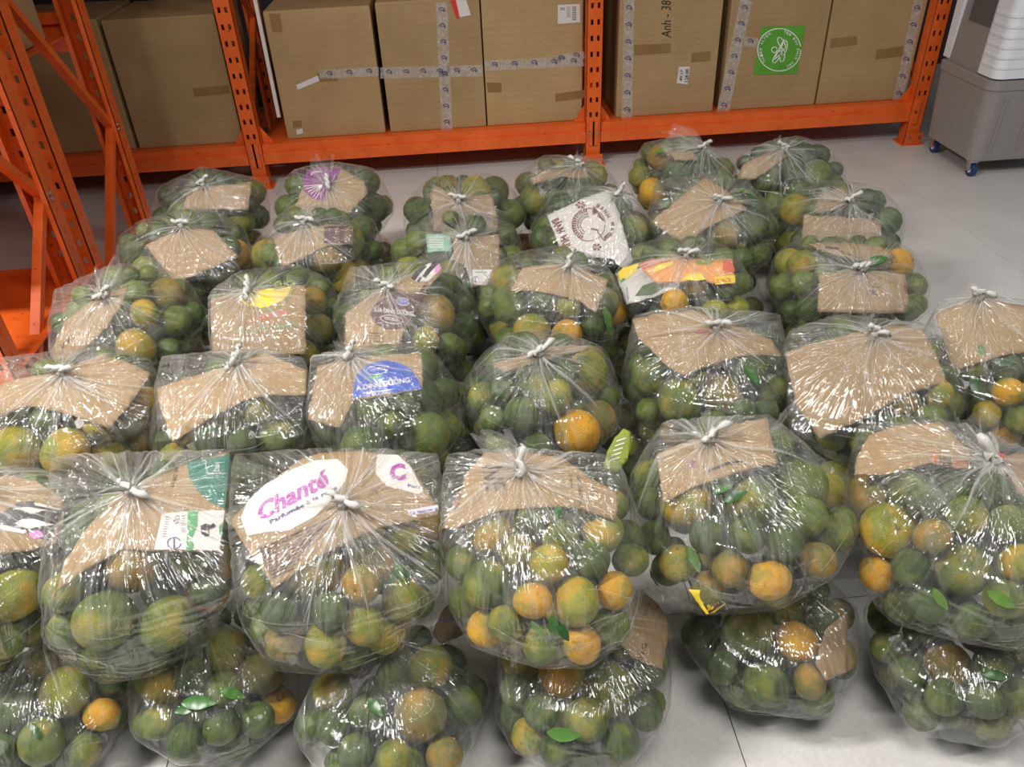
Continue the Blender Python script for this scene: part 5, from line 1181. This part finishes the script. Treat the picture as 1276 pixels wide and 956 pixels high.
# E3 white panel, script lettering, fine print
wp = pa('E3', [(300, 645), (309, 624), (330, 604), (366, 584), (392, 574), (420, 572), (434, 585), (430, 600), (414, 622), (392, 644), (360, 661), (330, 663), (308, 668)], M_white, name='white_panel')
o_, P_ = cp('E3')
def script(s, p0, ex, ey, mt, par, bold, off):
    v, f = text_mesh(s, bold); x0 = min(q[0] for q in v); x1 = max(q[0] for q in v); V = []
    for q in v:
        a = (q[0]-x0+.25*q[1])/(x1-x0+.15); b = q[1]/.7; V.append(P_(p0[0]+ex[0]*a+ey[0]*b, p0[1]+ex[1]*a+ey[1]*b, off))
    return mesh_obj('printed_script', V, f, mt, par, wloc(par))
script('Chanté', (322, 650), (92, -49), (-7, -18), I_mag, wp, .035, .002)
tx_('E3', 'Parfumée à la rose', (337, 653), (84, -44), (-2, -4.5), I_navy, off=.002, bold=.03)
w2 = pa('E3', [(470, 566), (496, 567), (512, 582), (518, 594), (528, 612), (520, 616), (500, 610), (482, 606), (468, 590)], M_white, name='white_panel')
script('C', (486, 598), (24, -2), (-6, -18), I_mag, w2, .05, .002); tx_('E3', 'Parf', (508, 607), (16, 2), (0, -4), I_navy, off=.002)
mu('E3', [line(453, 595, 471, 565, 1.0), line(466, 610, 490, 640, .7), line(474, 607, 440, 622, .7)], I_navy)
for k in range(11):
    a0 = (320+k*1.9, 687+k*3.4); n_ = 100-k*7; tx_('E3', random.choice(['Chat lieu vai mem thom dich', 'Hong khi duoc can nuoc giat', 'Giup lam mem vai, thom lau', 'Dung cho may giat cua truoc']), a0, (n_*.92, -n_*.40), (-.8, -2.7), I_brn, off=.0014, bold=.05)
b_ = pa('E3', [(508, 636), (546, 629), (546, 636), (510, 643)], I_lil); tx_('E3', 'La lessive q', (511, 641.5), (34, -6), (-.3, -4), I_navy, off=.0018, bold=.02)
# E4
tx_('E4', 'NE', (600, 582), (6, 30), (26, -1), M_ink, bold=.005); tx_('E4', 'nước Hà Nội', (576, 596), (-10, 42), (4.6, 1), M_ink); tx_('E4', 'c ty T', (566, 612), (-7, 22), (4, 1), M_ink)
tx_('E4', 'tại Việt Nam', (719, 592), (4, 42), (5, -.6), M_ink); tx_('E4', 'made', (710, 592), (1, 16), (4, 0), M_ink); tx_('E4', 'sản xuất', (736, 597), (3, 20), (4, -.5), M_ink)
mu('E5', [[(881, 586), (905, 576), (935, 573), (908, 579), (884, 588)]], M_ink); mu('E5', [arcband(860+3.4*(k % 3)-1, 575+3.2*(k//3), 1.6, 1.4, .6, 0, 360, n=8) for k in range(9)], I_mag)
tx_('E5', '5', (832, 619), (3, -1), (-1, -5), I_mar)
mu('E6', [line(1163, 556, 1164, 578, .8), [(1163, 564), (1166, 564), (1167, 576), (1164, 575)]], I_red); mu('E6', [line(1171, 568, 1172, 579, 1)]+[line(1175+1.8*k, 570, 1176+1.8*k, 581, .9) for k in range(6)], M_ink)
mu('E6', [arcband(1193, 579, 4, 5, 1.2, 0, 360), line(1200, 576, 1208, 580, 1), line(1200, 580, 1207, 584, 1)], I_red); mu('E6', [arcband(1256, 594, 5, 6, 1.6, 0, 360)], M_ink, 1); pa('E6', [(1243, 564), (1252, 566), (1256, 574), (1246, 572)], I_red, 1)
tx_('F3', 'Nước giặt', (548, 777), (38, -8), (-.8, -6.5), I_pur, bold=.03); tx_('F3', 'hương', (566, 784), (22, -3), (-.5, -5.5), I_pur, bold=.03)
tx_('F4', '00 G', (800, 824), (7, -22), (-6.5, -1), M_ink); tx_('F4', 'Whit', (806, 768), (6, -22), (-5, -1), I_grey)
# torn print slip at the lower left of the front bag beside the middle, and a snack packet between rows
E5P = BAGS['E5']; o5 = ell_ray(*kp(9, 215, 405), E5P['C'], tuple(a*.99 for a in E5P['ax'])); sh = Sheet(o5, Vector((-.05, -.85, .5)), .5)
v, f = cdt(jag([(858, 735), (880, 736), (896, 748), (905, 752), (890, 764), (880, 766)], .4), 6); s_ = mesh_obj('printed_slip', [sh.P(x, y) for x, y in v], f, I_yel, None, sh.o, True)
(s_.data.flip_normals() if sum(Vector(pp.normal).dot(sh.n) for pp in s_.data.polygons) < 0 else None)
sm = s_.modifiers.new('thickness', 'SOLIDIFY'); sm.thickness = .002; sm.offset = -1
tag(s_, 'yellow and dark printed slip at bottom left of the slitted-card bag', 'paper slip')
q_ = patch('printed_patch', [(876, 753), (888, 745), (903, 752), (884, 765)], sh.P, I_brn, s_, .0008, 6); text('EAR', (881, 757), (15, -5), (1.5, -4.5), sh.P, I_yel, q_, .0016, bold=.02); text('28', (881, 761), (8, -2), (1, -4), sh.P, I_yel, q_, .0016, bold=.02)
sh = Sheet(at_z(772, 560, .40), Vector((.1, -.6, .8)), 1.)
v, f = cdt(jag([(752, 584), (757, 562), (766, 545), (777, 534), (786, 538), (788, 555), (782, 574), (770, 588)], 1.4), 6); s_ = mesh_obj('snack_packet', [sh.P(x, y) for x, y in v], f, I_lime, None, sh.o, True)
(s_.data.flip_normals() if sum(Vector(pp.normal).dot(sh.n) for pp in s_.data.polygons) < 0 else None)
sm = s_.modifiers.new('thickness', 'SOLIDIFY'); sm.thickness = .01; sm.offset = -1
tag(s_, 'crumpled yellow-green packet wedged between bags right of the dark-edged sliver', 'packet')
mu_ = multi('printed_lines', [line(760+2*k, 574-6*k, 772+2*k, 570-6*k, 1.6) for k in range(5)], sh.P, M_white, s_, .0012); mu_['kind'] = 'stuff'
